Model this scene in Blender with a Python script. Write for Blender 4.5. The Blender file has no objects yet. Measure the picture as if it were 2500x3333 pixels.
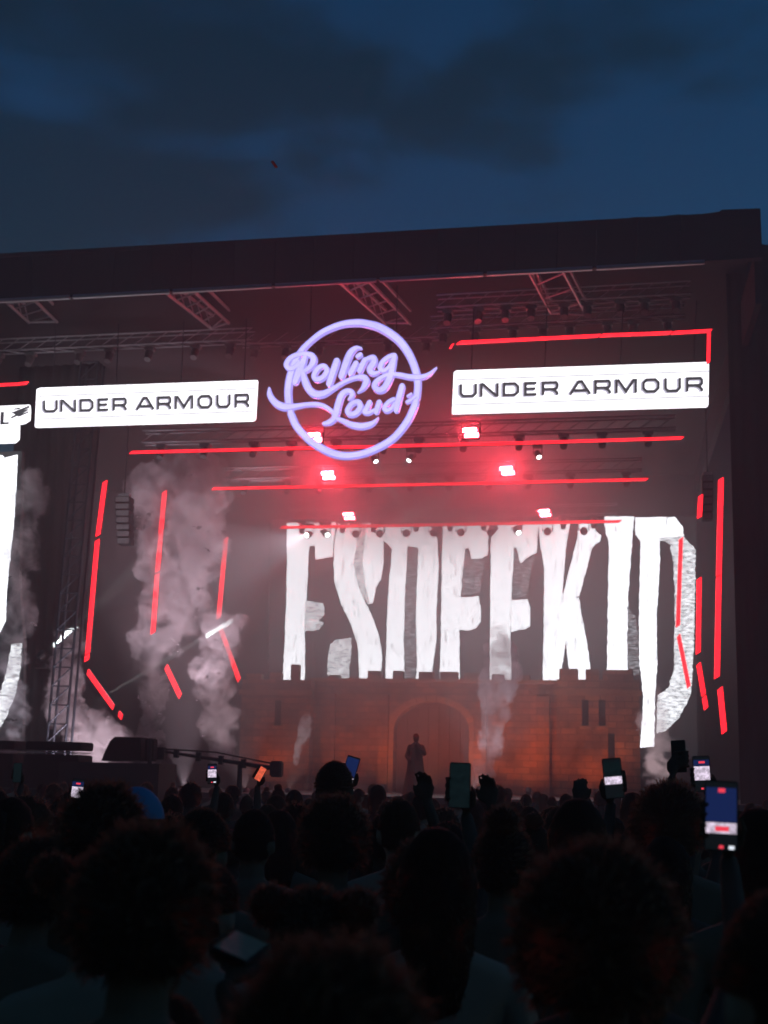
import bpy, bmesh, math, random
from mathutils import Vector, Matrix, noise, geometry
R = math.radians
rng = random.Random(11)
S = bpy.context.scene
COL = S.collection

# ------------------------------------------------------------ camera
F, CX, CY = 4500.0, 1250.0, 1666.5            # photograph pixels (2500 x 3333)
CAM = Vector((0, 0, 1.85))
yaw, pitch, roll = R(9), math.atan(884 / F), 0.022
fw = Vector((-math.sin(yaw) * math.cos(pitch), math.cos(yaw) * math.cos(pitch), math.sin(pitch)))
r0 = Vector((math.cos(yaw), math.sin(yaw), 0)); u0 = r0.cross(fw)
rt = r0 * math.cos(roll) + u0 * math.sin(roll); up = u0 * math.cos(roll) - r0 * math.sin(roll)
cam = bpy.data.cameras.new('camera'); co = bpy.data.objects.new('camera', cam); COL.objects.link(co)
co.matrix_world = Matrix(((rt.x, up.x, -fw.x, CAM.x), (rt.y, up.y, -fw.y, CAM.y), (rt.z, up.z, -fw.z, CAM.z), (0, 0, 0, 1)))
cam.sensor_fit = 'HORIZONTAL'; cam.sensor_width = 36; cam.lens = 36 * F / 2500
cam.clip_start = .05; cam.clip_end = 3000
cam.dof.use_dof = True; cam.dof.focus_distance = 9.5; cam.dof.aperture_fstop = 5.5
S.camera = co

# ------------------------------------------------------------ world, sun, exposure
w = bpy.data.worlds.new('World'); S.world = w; w.use_nodes = True
nt = w.node_tree; nt.nodes.clear()
def N(t, ty, **k):
    n = t.nodes.new(ty)
    for a, b in k.items():
        if a.startswith('i_'): n.inputs[a[2:]].default_value = b
        else: setattr(n, a, b)
    return n
def L(t, a, b): t.links.new(a, b)
def mth(t, op, a, b=None, clamp=False):
    n = N(t, 'ShaderNodeMath', operation=op, use_clamp=clamp)
    for i, v in enumerate((a, b)):
        if v is None: continue
        if isinstance(v, (int, float)): n.inputs[i].default_value = v
        else: L(t, v, n.inputs[i])
    return n.outputs[0]
sky = N(nt, 'ShaderNodeTexSky', sky_type='NISHITA', sun_disc=False, sun_elevation=R(0.5), sun_rotation=R(75), altitude=100, air_density=1.0, dust_density=.6, ozone_density=3.0)
tc = N(nt, 'ShaderNodeTexCoord'); sep = N(nt, 'ShaderNodeSeparateXYZ'); L(nt, tc.outputs['Generated'], sep.inputs[0])
zz = mth(nt, 'MAXIMUM', sep.outputs['Z'], .03)
cxy = N(nt, 'ShaderNodeCombineXYZ'); L(nt, mth(nt, 'DIVIDE', sep.outputs['X'], zz), cxy.inputs[0]); L(nt, mth(nt, 'DIVIDE', sep.outputs['Y'], zz), cxy.inputs[1])
n1 = N(nt, 'ShaderNodeTexNoise', i_Scale=1.5, i_Detail=7, i_Roughness=.52, i_Distortion=.35)
mp = N(nt, 'ShaderNodeMapping'); mp.inputs['Location'].default_value = (3.35, 1.9, 0); mp.inputs['Scale'].default_value = (1.5, 1.0, 1)
L(nt, cxy.outputs[0], mp.inputs[0]); L(nt, mp.outputs[0], n1.inputs['Vector'])
west = mth(nt, 'MULTIPLY', mth(nt, 'ADD', sep.outputs['X'], .16), -.55)
cf = mth(nt, 'ADD', n1.outputs[0], west)
cr = N(nt, 'ShaderNodeMapRange', interpolation_type='SMOOTHERSTEP'); L(nt, cf, cr.inputs[0])
cr.inputs[1].default_value = .40; cr.inputs[2].default_value = .62; cr.inputs[3].default_value = 0; cr.inputs[4].default_value = .95
mx = N(nt, 'ShaderNodeMix', data_type='RGBA')
L(nt, cr.outputs[0], mx.inputs[0])
tint = N(nt, 'ShaderNodeMix', data_type='RGBA', blend_type='MULTIPLY'); tint.inputs[0].default_value = 1
L(nt, sky.outputs[0], tint.inputs[6]); tint.inputs[7].default_value = (.40, 1.12, 1.40, 1)
cl = N(nt, 'ShaderNodeMix', data_type='RGBA', blend_type='MULTIPLY'); cl.inputs[0].default_value = 1
L(nt, sky.outputs[0], cl.inputs[6]); cl.inputs[7].default_value = (.34, .62, .60, 1)
L(nt, tint.outputs[2], mx.inputs[6]); L(nt, cl.outputs[2], mx.inputs[7])
bg = N(nt, 'ShaderNodeBackground', i_Strength=0.15); L(nt, mx.outputs[2], bg.inputs[0])
wo = N(nt, 'ShaderNodeOutputWorld'); L(nt, bg.outputs[0], wo.inputs[0])
sun = bpy.data.lights.new('sun', 'SUN'); sun.energy = .004; sun.angle = R(15); sun.color = (1, .85, .75)
so = bpy.data.objects.new('sun', sun); COL.objects.link(so); so.rotation_euler = Vector((-math.sin(R(75)), -math.cos(R(75)), -.02)).to_track_quat('-Z', 'Y').to_euler(); so.location = (60, 16, 20)
S.view_settings.view_transform = 'Standard'; S.view_settings.look = 'None'; S.view_settings.gamma = 1
S.view_settings.exposure = 0; S.view_settings.use_curve_mapping = False
S.render.engine = 'CYCLES'
S.cycles.use_denoising = True; S.cycles.max_bounces = 5; S.cycles.volume_bounces = 1; S.cycles.diffuse_bounces = 2
S.cycles.glossy_bounces = 2; S.cycles.transparent_max_bounces = 8; S.cycles.sample_clamp_indirect = 4
S.cycles.volume_step_rate = 2.0; S.cycles.volume_max_steps = 96

# ------------------------------------------------------------ helpers
def pix(x, y, Y):
    d = rt * ((x - CX) / F) + up * ((CY - y) / F) + fw
    return CAM + d * ((Y - CAM.y) / d.y)
def ppm(Y): return F / Y                      # pixels per metre, roughly
W = {}
def thing(name, label, cat, loc, group=None):
    o = bpy.data.objects.new(name, None); COL.objects.link(o); o.location = loc; o.empty_display_size = .2
    o['label'] = label; o['category'] = cat
    if group: o['group'] = group
    W[o] = Vector(loc); return o
def tag(o, label, cat=None, group=None, kind=None):
    if label: o['label'] = label
    if cat: o['category'] = cat
    if group: o['group'] = group
    if kind: o['kind'] = kind
    return o
def obj(name, bm, mat=None, parent=None, smooth=False):
    if isinstance(bm, bmesh.types.BMesh):
        me = bpy.data.meshes.new(name); bm.to_mesh(me); bm.free()
    else: me = bm
    if smooth:
        for p in me.polygons: p.use_smooth = True
    o = bpy.data.objects.new(name, me); COL.objects.link(o)
    if mat and not me.materials: me.materials.append(mat)
    W[o] = Vector((0, 0, 0))
    if parent:
        o.parent = parent; o.location = -W[parent]
    return o
def box(bm, a, b, bev=0):
    x0, y0, z0 = a; x1, y1, z1 = b
    r = bmesh.ops.create_cube(bm, size=1, matrix=Matrix.Translation(((x0 + x1) / 2, (y0 + y1) / 2, (z0 + z1) / 2)) @ Matrix.Diagonal((abs(x1 - x0), abs(y1 - y0), abs(z1 - z0), 1)))
    if bev:
        es = list({e for v in r['verts'] for e in v.link_edges})
        bmesh.ops.bevel(bm, geom=es, offset=bev, segments=2, affect='EDGES')
    return bm
def mbox(a, b, bev=0): return box(bmesh.new(), a, b, bev)
def tube(bm, pts, rad, n=6):
    pts = [Vector(p) for p in pts]; rings = []
    for i, p in enumerate(pts):
        d = (pts[min(i + 1, len(pts) - 1)] - pts[max(i - 1, 0)]).normalized()
        a = d.cross(Vector((0, 0, 1)) if abs(d.z) < .9 else Vector((1, 0, 0))).normalized(); b = d.cross(a)
        r = rad[i] if isinstance(rad, (list, tuple)) else rad
        rings.append([bm.verts.new(p + (a * math.cos(t) + b * math.sin(t)) * r) for t in (2 * math.pi * k / n for k in range(n))])
    for q, s in zip(rings, rings[1:]):
        for k in range(n): bm.faces.new((q[k], q[(k + 1) % n], s[(k + 1) % n], s[k]))
    bm.faces.new(rings[0][::-1]); bm.faces.new(rings[-1])
    return bm
def mtube(pts, rad, n=6): return tube(bmesh.new(), pts, rad, n)
def prism(bm, poly, back):
    """front polygon of 3d points, extruded by the vector back (tessellated front and back)"""
    poly = [Vector(p) for p in poly]; back = Vector(back); n = len(poly)
    tris = geometry.tessellate_polygon([poly])
    A = [bm.verts.new(p) for p in poly]; B = [bm.verts.new(p + back) for p in poly]
    for t in tris:
        try: bm.faces.new([A[i] for i in t]); bm.faces.new([B[i] for i in reversed(t)])
        except ValueError: pass
    for i in range(n):
        try: bm.faces.new((A[i], A[(i + 1) % n], B[(i + 1) % n], B[i]))
        except ValueError: pass
    bmesh.ops.recalc_face_normals(bm, faces=bm.faces)
    return bm
def catmull(P, n=8, closed=False):
    out = []; m = len(P)
    for i in range(m if closed else m - 1):
        g = lambda k: P[k % m] if closed else P[min(max(k, 0), m - 1)]
        a, b, c, d = g(i - 1), g(i), g(i + 1), g(i + 2)
        for k in range(n):
            t = k / n
            out.append(tuple(.5 * (2 * b[j] + (c[j] - a[j]) * t + (2 * a[j] - 5 * b[j] + 4 * c[j] - d[j]) * t * t + (3 * b[j] - a[j] - 3 * c[j] + d[j]) * t ** 3) for j in range(len(b))))
    if not closed: out.append(tuple(P[-1]))
    return out

# ------------------------------------------------------------ materials
M = {}
def mat(name, col, rough=.6, metal=0, var=.18, scale=6, em=None, es=0, bump=0):
    if name in M: return M[name]
    m = bpy.data.materials.new(name); m.use_nodes = True; t = m.node_tree; b = t.nodes['Principled BSDF']
    b.inputs['Roughness'].default_value = rough; b.inputs['Metallic'].default_value = metal
    c = N(t, 'ShaderNodeTexCoord'); n = N(t, 'ShaderNodeTexNoise', i_Scale=scale, i_Detail=4); L(t, c.outputs['Object'], n.inputs[0])
    r = N(t, 'ShaderNodeMix', data_type='RGBA'); L(t, n.outputs[0], r.inputs[0])
    r.inputs[6].default_value = (*[x * (1 - var) for x in col], 1); r.inputs[7].default_value = (*[min(1, x * (1 + var)) for x in col], 1)
    L(t, r.outputs[2], b.inputs['Base Color'])
    if em: b.inputs['Emission Color'].default_value = (*em, 1); b.inputs['Emission Strength'].default_value = es
    if bump:
        bp = N(t, 'ShaderNodeBump', i_Strength=bump, i_Distance=.02); L(t, n.outputs[0], bp.inputs['Height']); L(t, bp.outputs[0], b.inputs['Normal'])
    if rough >= .68: b.inputs['Specular IOR Level'].default_value = .12
    M[name] = m; return m
def emat(name, col, strength, low=1.0, scale=3.0, stretch=(1, 1, 1), lo=.35, hi=.6):
    """a light-giving surface; low < 1 lets a streaky noise dim it (pixels of a picture on an LED screen)"""
    m = bpy.data.materials.new(name); m.use_nodes = True; t = m.node_tree; b = t.nodes['Principled BSDF']
    b.inputs['Base Color'].default_value = (.02, .02, .02, 1); b.inputs['Roughness'].default_value = .5
    b.inputs['Emission Color'].default_value = (*col, 1); b.inputs['Emission Strength'].default_value = strength
    if low < 1:
        c = N(t, 'ShaderNodeTexCoord'); mpn = N(t, 'ShaderNodeMapping'); mpn.inputs['Scale'].default_value = stretch; mpn.inputs['Rotation'].default_value = (0, R(-28), 0)
        n = N(t, 'ShaderNodeTexNoise', i_Scale=scale, i_Detail=6, i_Roughness=.7); L(t, c.outputs['Object'], mpn.inputs[0]); L(t, mpn.outputs[0], n.inputs[0])
        r = N(t, 'ShaderNodeMapRange'); L(t, n.outputs[0], r.inputs[0]); r.inputs[1].default_value = lo; r.inputs[2].default_value = hi
        r.inputs[3].default_value = low * strength; r.inputs[4].default_value = strength; L(t, r.outputs[0], b.inputs['Emission Strength'])
    M[name] = m; return m
LED_W = 2.3
mat('black_steel', (.02, .02, .022), .5, .3); mat('aluminium', (.36, .36, .38), .5, .7); mat('black_cloth', (.012, .012, .014), .9, scale=3)
mat('roof_skin', (.03, .028, .032), .8, scale=1.5, bump=.3); mat('deck', (.025, .025, .027), .5, scale=2); mat('tower_steel', (.035, .045, .06), .5, .5)
mat('screen_black', (.01, .01, .011), .6, em=(.55, .56, .66), es=.02); mat('speaker_black', (.009, .009, .01), .7); mat('grille_grey', (.16, .17, .17), .5, .5, var=.5, scale=14)
mat('ground', (.035, .035, .03), .9, scale=.6, bump=.5); mat('rubber', (.012, .012, .012), .8)
emat('letter_white', (.93, .95, 1), LED_W, .45, 2.2, (4, 1, .8), .32, .45)
emat('letter_rough', (.93, .95, 1), LED_W * .8, .25, 3.6, (1.2, 1, 4.0), .38, .62)
emat('letter_dry', (.9, .92, 1), LED_W * .38, .03, 3.2, (1.1, 1, 5), .44, .74)
emat('banner_white', (.96, .95, 1), LED_W, .94, 1.0)
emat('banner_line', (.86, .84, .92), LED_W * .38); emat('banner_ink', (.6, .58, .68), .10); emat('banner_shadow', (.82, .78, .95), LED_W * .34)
emat('neon_lavender', (.52, .48, 1), 1.6, .84, 2.0, (1, 1, 1), .3, .6)
emat('neon_rim', (.40, .34, .98), 1.15)
emat('red_led', (1, .012, .022), 3.2, .88, 1.2)
emat('strobe_tube', (1, .045, .07), 520)
emat('lens_white', (.85, 1, .97), 18)

# ------------------------------------------------------------ setting: ground
bm = bmesh.new(); bmesh.ops.create_grid(bm, x_segments=2, y_segments=2, size=1500); tag(obj('ground', bm, M['ground']), 'dark trodden festival field under the crowd', kind='structure')

# ------------------------------------------------------------ haze round the whole place
hm = bpy.data.materials.new('haze_air'); hm.use_nodes = True; t = hm.node_tree; t.nodes.clear()
pv = N(t, 'ShaderNodeVolumePrincipled'); pv.inputs['Color'].default_value = (.93, .92, .95, 1); pv.inputs['Density'].default_value = .0044; pv.inputs['Anisotropy'].default_value = .35
mo = N(t, 'ShaderNodeOutputMaterial'); L(t, pv.outputs[0], mo.inputs['Volume'])
tag(obj('haze', mbox((-42, -6, -1), (32, 72, 18.6)), hm), 'thin theatrical haze glowing red and grey in the stage light', kind='stuff')

# ------------------------------------------------------------ stage structure
YF = 37.0                                      # front of the roof
st = thing('stage_platform', 'black raised stage platform with dark skirt behind the crowd', 'stage', (0, 38, 0))
obj('deck', mbox((-30, 38.6, 1.35), (14, 62, 1.5)), M['deck'], st)
for i in range(22): obj('skirt_panel', mbox((-30 + i * 2, 38.66, .02), (-28.03 + i * 2, 38.72, 1.34)), M['black_cloth'], st)
rf = thing('stage_roof', 'black stage roof with deep front valance against the dusk sky', 'roof', pix(1250, 760, YF))
def edge_y(x): return 839 - .0635 * x + (-2.5 if 1100 < x < 1500 else 0)
top = []
for i in range(23):                              # fabric sags a little between its seams
    xa = -700 + i * 132; top += [pix(xa, edge_y(xa) - 1.5, YF), pix(xa + 44, edge_y(xa + 44) + 2 + rng.uniform(-1, 1.5), YF), pix(xa + 88, edge_y(xa + 88) + 2 + rng.uniform(-1, 1.5), YF)]
top += [pix(x, y, YF) for x, y in ((2343, 688), (2347, 682), (2475, 678))]
bot = [pix(x, y, YF) for x, y in ((2482, 838), (2290, 850), (1100, 917), (0, 978), (-700, 1016))]
obj('valance', prism(bmesh.new(), top + bot, (0, .25, 0)), M['roof_skin'], rf)
for i in range(23):
    xa = -690 + i * 132 + rng.uniform(-6, 6)
    if xa < 2440: obj('seam_strap', mtube([pix(xa, edge_y(xa) + 3, YF - .015), pix(xa - 5, 972 - .056 * xa, YF - .015)], .022, 5), M['roof_skin'], rf)
zt = pix(1250, 800, YF).z; xl = top[0].x; xr = top[-1].x
bm = bmesh.new(); prism(bm, [(xl, YF + .26, zt + .1), (xr, YF + .26, zt + .6), (xr, 62.1, zt - 1.2), (xl, 62.1, zt - 1.7)], (0, 0, .12)); obj('roof_sheet', bm, M['roof_skin'], rf)
bm = bmesh.new(); box(bm, (xr - .18, YF + .27, zt - 2), (xr, 62.4, zt - .6)); obj('side_fascia', bm, M['roof_skin'], rf)
a, b = pix(-700, 1018, YF), pix(2300, 853, YF)
for i in range(9):
    p, q = a.lerp(b, i / 9 + .002), a.lerp(b, (i + 1) / 9 - .002)
    obj('front_rail', mtube([p, q], .075, 8), M['aluminium'], rf)
bm = bmesh.new(); box(bm, (xl, 62.2, 0), (xr, 62.3, zt - 1.0)); obj('back_cloth', bm, M['black_cloth'], rf)
obj('side_cloth', mbox((xr + .01, 62.2, 0), (xr + 9, 62.3, zt + 4)), M['black_cloth'], rf)
# drapes masking both wings, pleated
def drape(label, x0, x1, ytop, Y, z0=.0):
    p0, p1 = pix(x0, ytop, Y), pix(x1, ytop, Y); bm = bmesh.new(); n = int(abs(p1.x - p0.x) * 9); rows = []
    for zf in (0, .5, 1):
        rows.append([bm.verts.new((p0.x + (p1.x - p0.x) * i / n, Y + .07 * math.sin(i * 1.9) + .03 * noise.noise((i * .3, zf, 0)), z0 + (p0.z - z0) * zf)) for i in range(n + 1)])
    for a_, b_ in zip(rows, rows[1:]):
        for i in range(n): bm.faces.new((a_[i], a_[i + 1], b_[i + 1], b_[i]))
    o = obj('masking_drape', bm, M['black_cloth'], smooth=True)
    md = o.modifiers.new('thick', 'SOLIDIFY'); md.thickness = .02
    return tag(o, label, 'drape', 'drapes at the wings of the stage')
drape('black pleated drape left of the leftmost long red light strip', 66, 330, 1180, 46)
drape('black pleated drape at the right wing beyond the red strips', 2362, 2640, 800, 41)
# roof trusses seen from below
def truss(label, c0, c1, Y0=37.35, Y1=42.0, n=5):
    A = [pix(*c0[0], Y0), pix(*c0[1], Y1)]; B = [pix(*c1[0], Y0), pix(*c1[1], Y1)]
    T = thing('roof_truss', label, 'truss', A[0], 'lattice trusses under the roof front')
    up_ = Vector((0, 0, .45))
    for q in (A, B):
        obj('chord', mtube([q[0], q[1]], .055, 6), M['aluminium'], T); obj('chord', mtube([q[0] + up_, q[1] + up_], .055, 6), M['aluminium'], T)
    for i in range(n):
        f0, f1 = (i + .15) / n, (i + .9) / n
        obj('brace', mtube([A[0].lerp(A[1], f1), B[0].lerp(B[1], f0)], .028, 5), M['aluminium'], T)
        obj('brace', mtube([A[0].lerp(A[1], f0) + up_, A[0].lerp(A[1], f1)], .022, 5), M['aluminium'], T)
    for f in (0, .98): obj('end_bar', mtube([A[0].lerp(A[1], f), B[0].lerp(B[1], f)], .045, 6), M['aluminium'], T)
truss('grey lattice roof truss above the ring sign', ((1108, 920), (1255, 1052)), ((1200, 914), (1336, 1054)))
truss('dim lattice roof truss above the left white banner', ((543, 955), (690, 1070)), ((633, 950), (745, 1052)))
truss('pink-lit lattice roof truss above the right white banner', ((1722, 886), (1793, 1019)), ((1832, 881), (1910, 1027)), n=3)
truss('lattice roof truss at the far left edge of the picture', ((23, 985), (95, 1050)), ((113, 978), (185, 1048)), n=3)
# lighting bars inside the roof
def light_bar(label, x0, y0, x1, y1, Y, nf):
    a, b = pix(x0, y0, Y), pix(x1, y1, Y)
    T = thing('lighting_bar', label, 'truss', a, 'lighting bars inside the roof')
    for dy, dz in ((0, 0), (0, .4), (.4, 0), (.4, .4)): obj('chord', mtube([a + Vector((0, dy, dz)), b + Vector((0, dy, dz))], .03, 5), M['aluminium'], T)
    n = int((b.x - a.x) / .55)
    bm = bmesh.new()
    for i in range(n):
        p, q = a.lerp(b, i / n), a.lerp(b, (i + 1) / n)
        tube(bm, [p, q + Vector((0, 0, .4))], .014, 4); tube(bm, [p + Vector((0, 0, 0)), q + Vector((0, .4, 0))], .014, 4)
    tag(obj('lacing', bm, M['aluminium'], T), None, kind='stuff')
    for i in range(nf):
        p = a.lerp(b, (i + .5) / nf + rng.uniform(-.15, .15) / nf)
        bm = bmesh.new(); box(bm, p + Vector((-.17, .02, -.2)), p + Vector((.17, .3, -.06)), .02); tube(bm, [p + Vector((0, .15, -.25)), p + Vector((0, -.05, -.55))], [.14, .11], 10)
        obj('lamp_head', bm, M['grille_grey'], T)
light_bar('upper lighting bar with dark lamp heads behind the right banner frame', 1420, 1000, 2250, 955, 40.5, 9)
light_bar('lower lighting bar with dark lamp heads behind the right banner frame', 1400, 1068, 2230, 1025, 42.5, 8)
light_bar('lighting bar with dark lamp heads above the left banner', -200, 1150, 820, 1105, 42.0, 8)
light_bar('lighting bar with lamp heads behind the ring sign', 780, 1120, 1440, 1095, 44, 6)
light_bar('lighting bar just above the longest red strip', 460, 1440, 2200, 1392, 43, 12)
light_bar('lighting bar just above the middle red strip', 720, 1560, 2090, 1528, 48, 10)
light_bar('lighting bar just above the red strip over the big letters', 935, 1690, 2010, 1670, 54, 9)
# scaffold tower at the left
p = pix(215, 2150, 40); tw = thing('scaffold_tower', 'dim blue steel lattice tower between side screen and red strips', 'tower', (p.x, 40, 0))
x0, x1 = pix(188, 1800, 40).x, pix(246, 1800, 40).x; zt2 = pix(215, 1180, 40).z
for xx in (x0, x1):
    for yy in (40, 40.5): obj('post', mtube([(xx, yy, 0), (xx + .35, yy, zt2)], .04, 6), M['tower_steel'], tw)
for i in range(26):
    z0 = i * zt2 / 26; z1 = (i + 1) * zt2 / 26; s0, s1 = .35 * z0 / zt2, .35 * z1 / zt2
    obj('brace', mtube([(x0 + s0, 39.97, z0), (x1 + s1, 39.97, z1)], .022, 5), M['tower_steel'], tw)
    obj('rung', mtube([(x0 + s1, 39.99, z1), (x1 + s1, 39.99, z1)], .022, 5), M['tower_steel'], tw)

# ------------------------------------------------------------ video wall with the name
YS = 59.0
v = thing('video_wall', 'huge LED wall showing white brush letters ESDEEKID at back of stage', 'screen', pix(1590, 2440, YS))
c = [pix(x, y, YS) for x, y in ((880, 1695), (2262, 1682), (2270, 2470), (875, 2480))]
obj('screen_panel', prism(bmesh.new(), c, (0, .2, 0)), M['screen_black'], v)
fr = bmesh.new()
for p, q in zip(c, c[1:] + c[:1]): tube(fr, [p + Vector((0, .1, 0)), q + Vector((0, .1, 0))], .09, 6)
obj('screen_frame', fr, M['black_steel'], v)
def ragged(poly, amp, step=7, seed=0):
    out = []; n = len(poly)
    for i in range(n):
        (x0, y0), (x1, y1) = poly[i], poly[(i + 1) % n]; d = math.hypot(x1 - x0, y1 - y0); k = max(1, int(d / step)); nx, ny = -(y1 - y0) / max(d, 1e-6), (x1 - x0) / max(d, 1e-6)
        for j in range(k):
            f = j / k; x, y = x0 + (x1 - x0) * f, y0 + (y1 - y0) * f; a = amp * .55 * (noise.noise((x * .05 + seed, y * .05, 3.3)) + noise.noise((x * .33 + seed, y * .33, 9.3))) * (1.5 if j else .3)
            out.append((x + nx * a, y + ny * a))
    return out
def flat(polys, Y, matname, name, parent, amp=0, step=5, depth=.012):
    bm = bmesh.new()
    for k, P in enumerate(polys):
        if amp: P = ragged(P, amp, step, k * 7.7)
        prism(bm, [pix(x, y, Y) for x, y in P], (0, depth, 0))
    return obj(name, bm, M[matname], parent)
def z1(P, ox, oy, s): return [(ox + x * s, oy + y * s) for x, y in P]
q = .28035                                       # px per unit in the close views traced
A1 = lambda P: z1(P, 900, 1660, q)
A2 = lambda P: z1(P, 1230, 1660, q)
A3 = lambda P: z1(P, 1560, 1660, q)
A4 = lambda P: z1(P, 1900, 1640, .3707)
Yl = YS - .02
letters = [
 ('E', [(A1([(120, 150), (385, 150), (380, 420), (350, 1055), (330, 1390), (330, 1900), (300, 2500), (60, 2500), (75, 1890), (100, 1400), (118, 900)]), 'letter_white', 2.2),
        (A1([(380, 150), (690, 140), (650, 540), (455, 575), (440, 410), (375, 415)]), 'letter_white', 2.5),
        (A1([(330, 1055), (545, 1078), (560, 1215), (490, 1280), (545, 1310), (500, 1385), (325, 1415)]), 'letter_rough', 3.5)]),
 ('S', [(A1([(720, 150), (1000, 150), (930, 420), (895, 600), (925, 780), (1000, 1000), (1120, 1260), (1195, 1480), (1225, 1680), (1215, 1900), (1150, 2300), (940, 2300), (965, 1900), (940, 1560), (860, 1320), (740, 1060), (670, 820), (660, 600), (680, 320)]), 'letter_white', 2.2),
        (A1([(1010, 150), (1240, 150), (1245, 600), (1215, 800), (1150, 900), (1120, 1080), (1060, 1090), (1035, 980), (1000, 700), (985, 430)]), 'letter_white', 2.5),
        (A1([(955, 150), (1050, 150), (1020, 420), (1000, 640), (1050, 940), (1080, 1100), (1000, 1000), (925, 780), (900, 600), (930, 420)]), 'letter_rough', 3),
        (A1([(690, 1500), (870, 1485), (850, 1800), (850, 1950), (800, 2080), (650, 2100), (590, 1880), (600, 1680), (630, 1550)]), 'letter_rough', 4)]),
 ('D', [(A2([(80, 170), (360, 170), (345, 420), (315, 1000), (300, 1500), (310, 1900), (280, 2300), (80, 2300), (95, 1700), (115, 1000), (165, 440), (60, 350)]), 'letter_white', 2),
        (A2([(330, 170), (600, 170), (690, 330), (705, 620), (680, 1200), (680, 1500), (630, 1880), (570, 2300), (420, 2300), (455, 1800), (440, 1300), (450, 900), (470, 440), (340, 420)]), 'letter_white', 2),
        (A2([(345, 420), (470, 440), (450, 900), (440, 1300), (455, 1800), (430, 1960), (310, 1960), (305, 1500), (318, 1000)]), 'letter_dry', 2)]),
 ('E', [(A2([(755, 160), (1010, 160), (1015, 450), (960, 1010), (945, 1400), (950, 1900), (930, 2300), (710, 2300), (730, 1500), (740, 800)]), 'letter_white', 1.8),
        (A2([(1000, 160), (1295, 150), (1275, 520), (1150, 600), (1080, 560), (1060, 430), (1000, 450)]), 'letter_white', 2.5),
        (A2([(945, 1015), (1170, 1005), (1195, 1150), (1195, 1300), (1140, 1370), (1070, 1395), (935, 1390)]), 'letter_white', 2.2),
        (A2([(1010, 450), (1080, 560), (1240, 560), (1180, 960), (970, 1005)]), 'letter_dry', 4)]),
 ('E', [(A3([(180, 150), (410, 150), (405, 450), (375, 1000), (360, 1400), (375, 1900), (350, 2300), (120, 2300), (125, 1500), (135, 320), (225, 220)]), 'letter_white', 1.8),
        (A3([(400, 150), (690, 150), (660, 500), (540, 560), (480, 620), (430, 430), (395, 440)]), 'letter_white', 2.5),
        (A3([(360, 1050), (560, 1035), (595, 1150), (590, 1350), (530, 1385), (370, 1410)]), 'letter_white', 2.4),
        (A3([(405, 440), (480, 620), (640, 540), (580, 800), (550, 1000), (385, 1030)]), 'letter_dry', 4)]),
 ('K', [(A3([(690, 140), (1060, 130), (1010, 420), (965, 950), (1000, 1100), (1010, 1500), (960, 1830), (930, 2300), (735, 2300), (745, 1500), (755, 700), (700, 330)]), 'letter_white', 2),
        (A3([(1150, 120), (1345, 120), (1345, 240), (1415, 290), (1400, 370), (1345, 395), (1310, 440), (1160, 1000), (1030, 1040), (960, 1030), (985, 930), (1060, 640), (1140, 320)]), 'letter_white', 2.4),
        (A3([(960, 1000), (1160, 1020), (1185, 1200), (1240, 1480), (1290, 1810), (1230, 2300), (1100, 2300), (1040, 1830), (1000, 1500)]), 'letter_white', 3.2)]),
 ('I', [(A4([(180, 110), (445, 110), (425, 330), (390, 800), (385, 1440), (385, 1800), (190, 1800), (205, 1440), (215, 800), (220, 330), (190, 260)]), 'letter_white', 2.4),
        (A4([(385, 900), (460, 1000), (490, 1500), (420, 1500), (385, 1400)]), 'letter_dry', 5)]),
 ('D', [(A4([(450, 120), (800, 115), (870, 200), (880, 300), (760, 320), (665, 320), (670, 520), (640, 1000), (645, 1420), (625, 1700), (620, 2130), (495, 2140), (525, 1700), (490, 1400), (485, 1000), (500, 330), (455, 270)]), 'letter_white', 2.4),
        (A4([(665, 300), (870, 280), (985, 400), (975, 900), (965, 1300), (940, 1680), (840, 1880), (720, 1990), (640, 2020), (650, 1680), (740, 1620), (790, 1450), (800, 900), (790, 520), (760, 360)]), 'letter_rough', 4)]),
]
for k, (ch, polys) in enumerate(letters):
    main = None
    for j, (P, mn, amp) in enumerate(polys):
        o = flat([P], Yl - .004 * j, mn, 'letter' if j == 0 else 'brush_stroke', main or v, amp)
        if j == 0: main = o; o['label'] = 'white brush letter ' + ch
# ------------------------------------------------------------ side screen and sponsor panel at the far left
s = thing('side_screen', 'LED side screen cut by left edge with white brush stroke', 'screen', pix(-40, 2420, 39))
obj('screen_panel', prism(bmesh.new(), [pix(x, y, 39) for x, y in ((-420, 1490), (70, 1468), (62, 1900), (78, 2100), (72, 2412), (-420, 2420))], (0, .2, 0)), M['screen_black'], s)
flat([[(-60, 1482), (7, 1482), (14, 1490), (57, 1480), (52, 1600), (44, 1710), (22, 1920), (18, 2020), (-20, 2100), (-60, 2100)]], 38.97, 'letter_white', 'brush_stroke', s, 1.5)
flat([[(36, 2096), (72, 2094), (66, 2180), (50, 2260), (22, 2330), (-10, 2385), (-60, 2400), (-30, 2330), (12, 2220), (28, 2150)]], 38.97, 'letter_rough', 'brush_stroke', s, 3)
s = thing('sponsor_panel', 'white LED panel with black letter L cut by left edge', 'screen', pix(-40, 1445, 38))
flat([[(-300, 1335), (95, 1317), (97, 1335), (95, 1366), (78, 1377), (61, 1380), (60, 1428), (47, 1440), (-300, 1452)]], 38, 'banner_white', 'lit_panel', s, depth=.1)
flat([[(2, 1341), (13, 1340), (11, 1374), (30, 1374), (28, 1380), (0, 1382)]], 37.985, 'banner_ink', 'letter', s)['label'] = 'black letter L'
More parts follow.
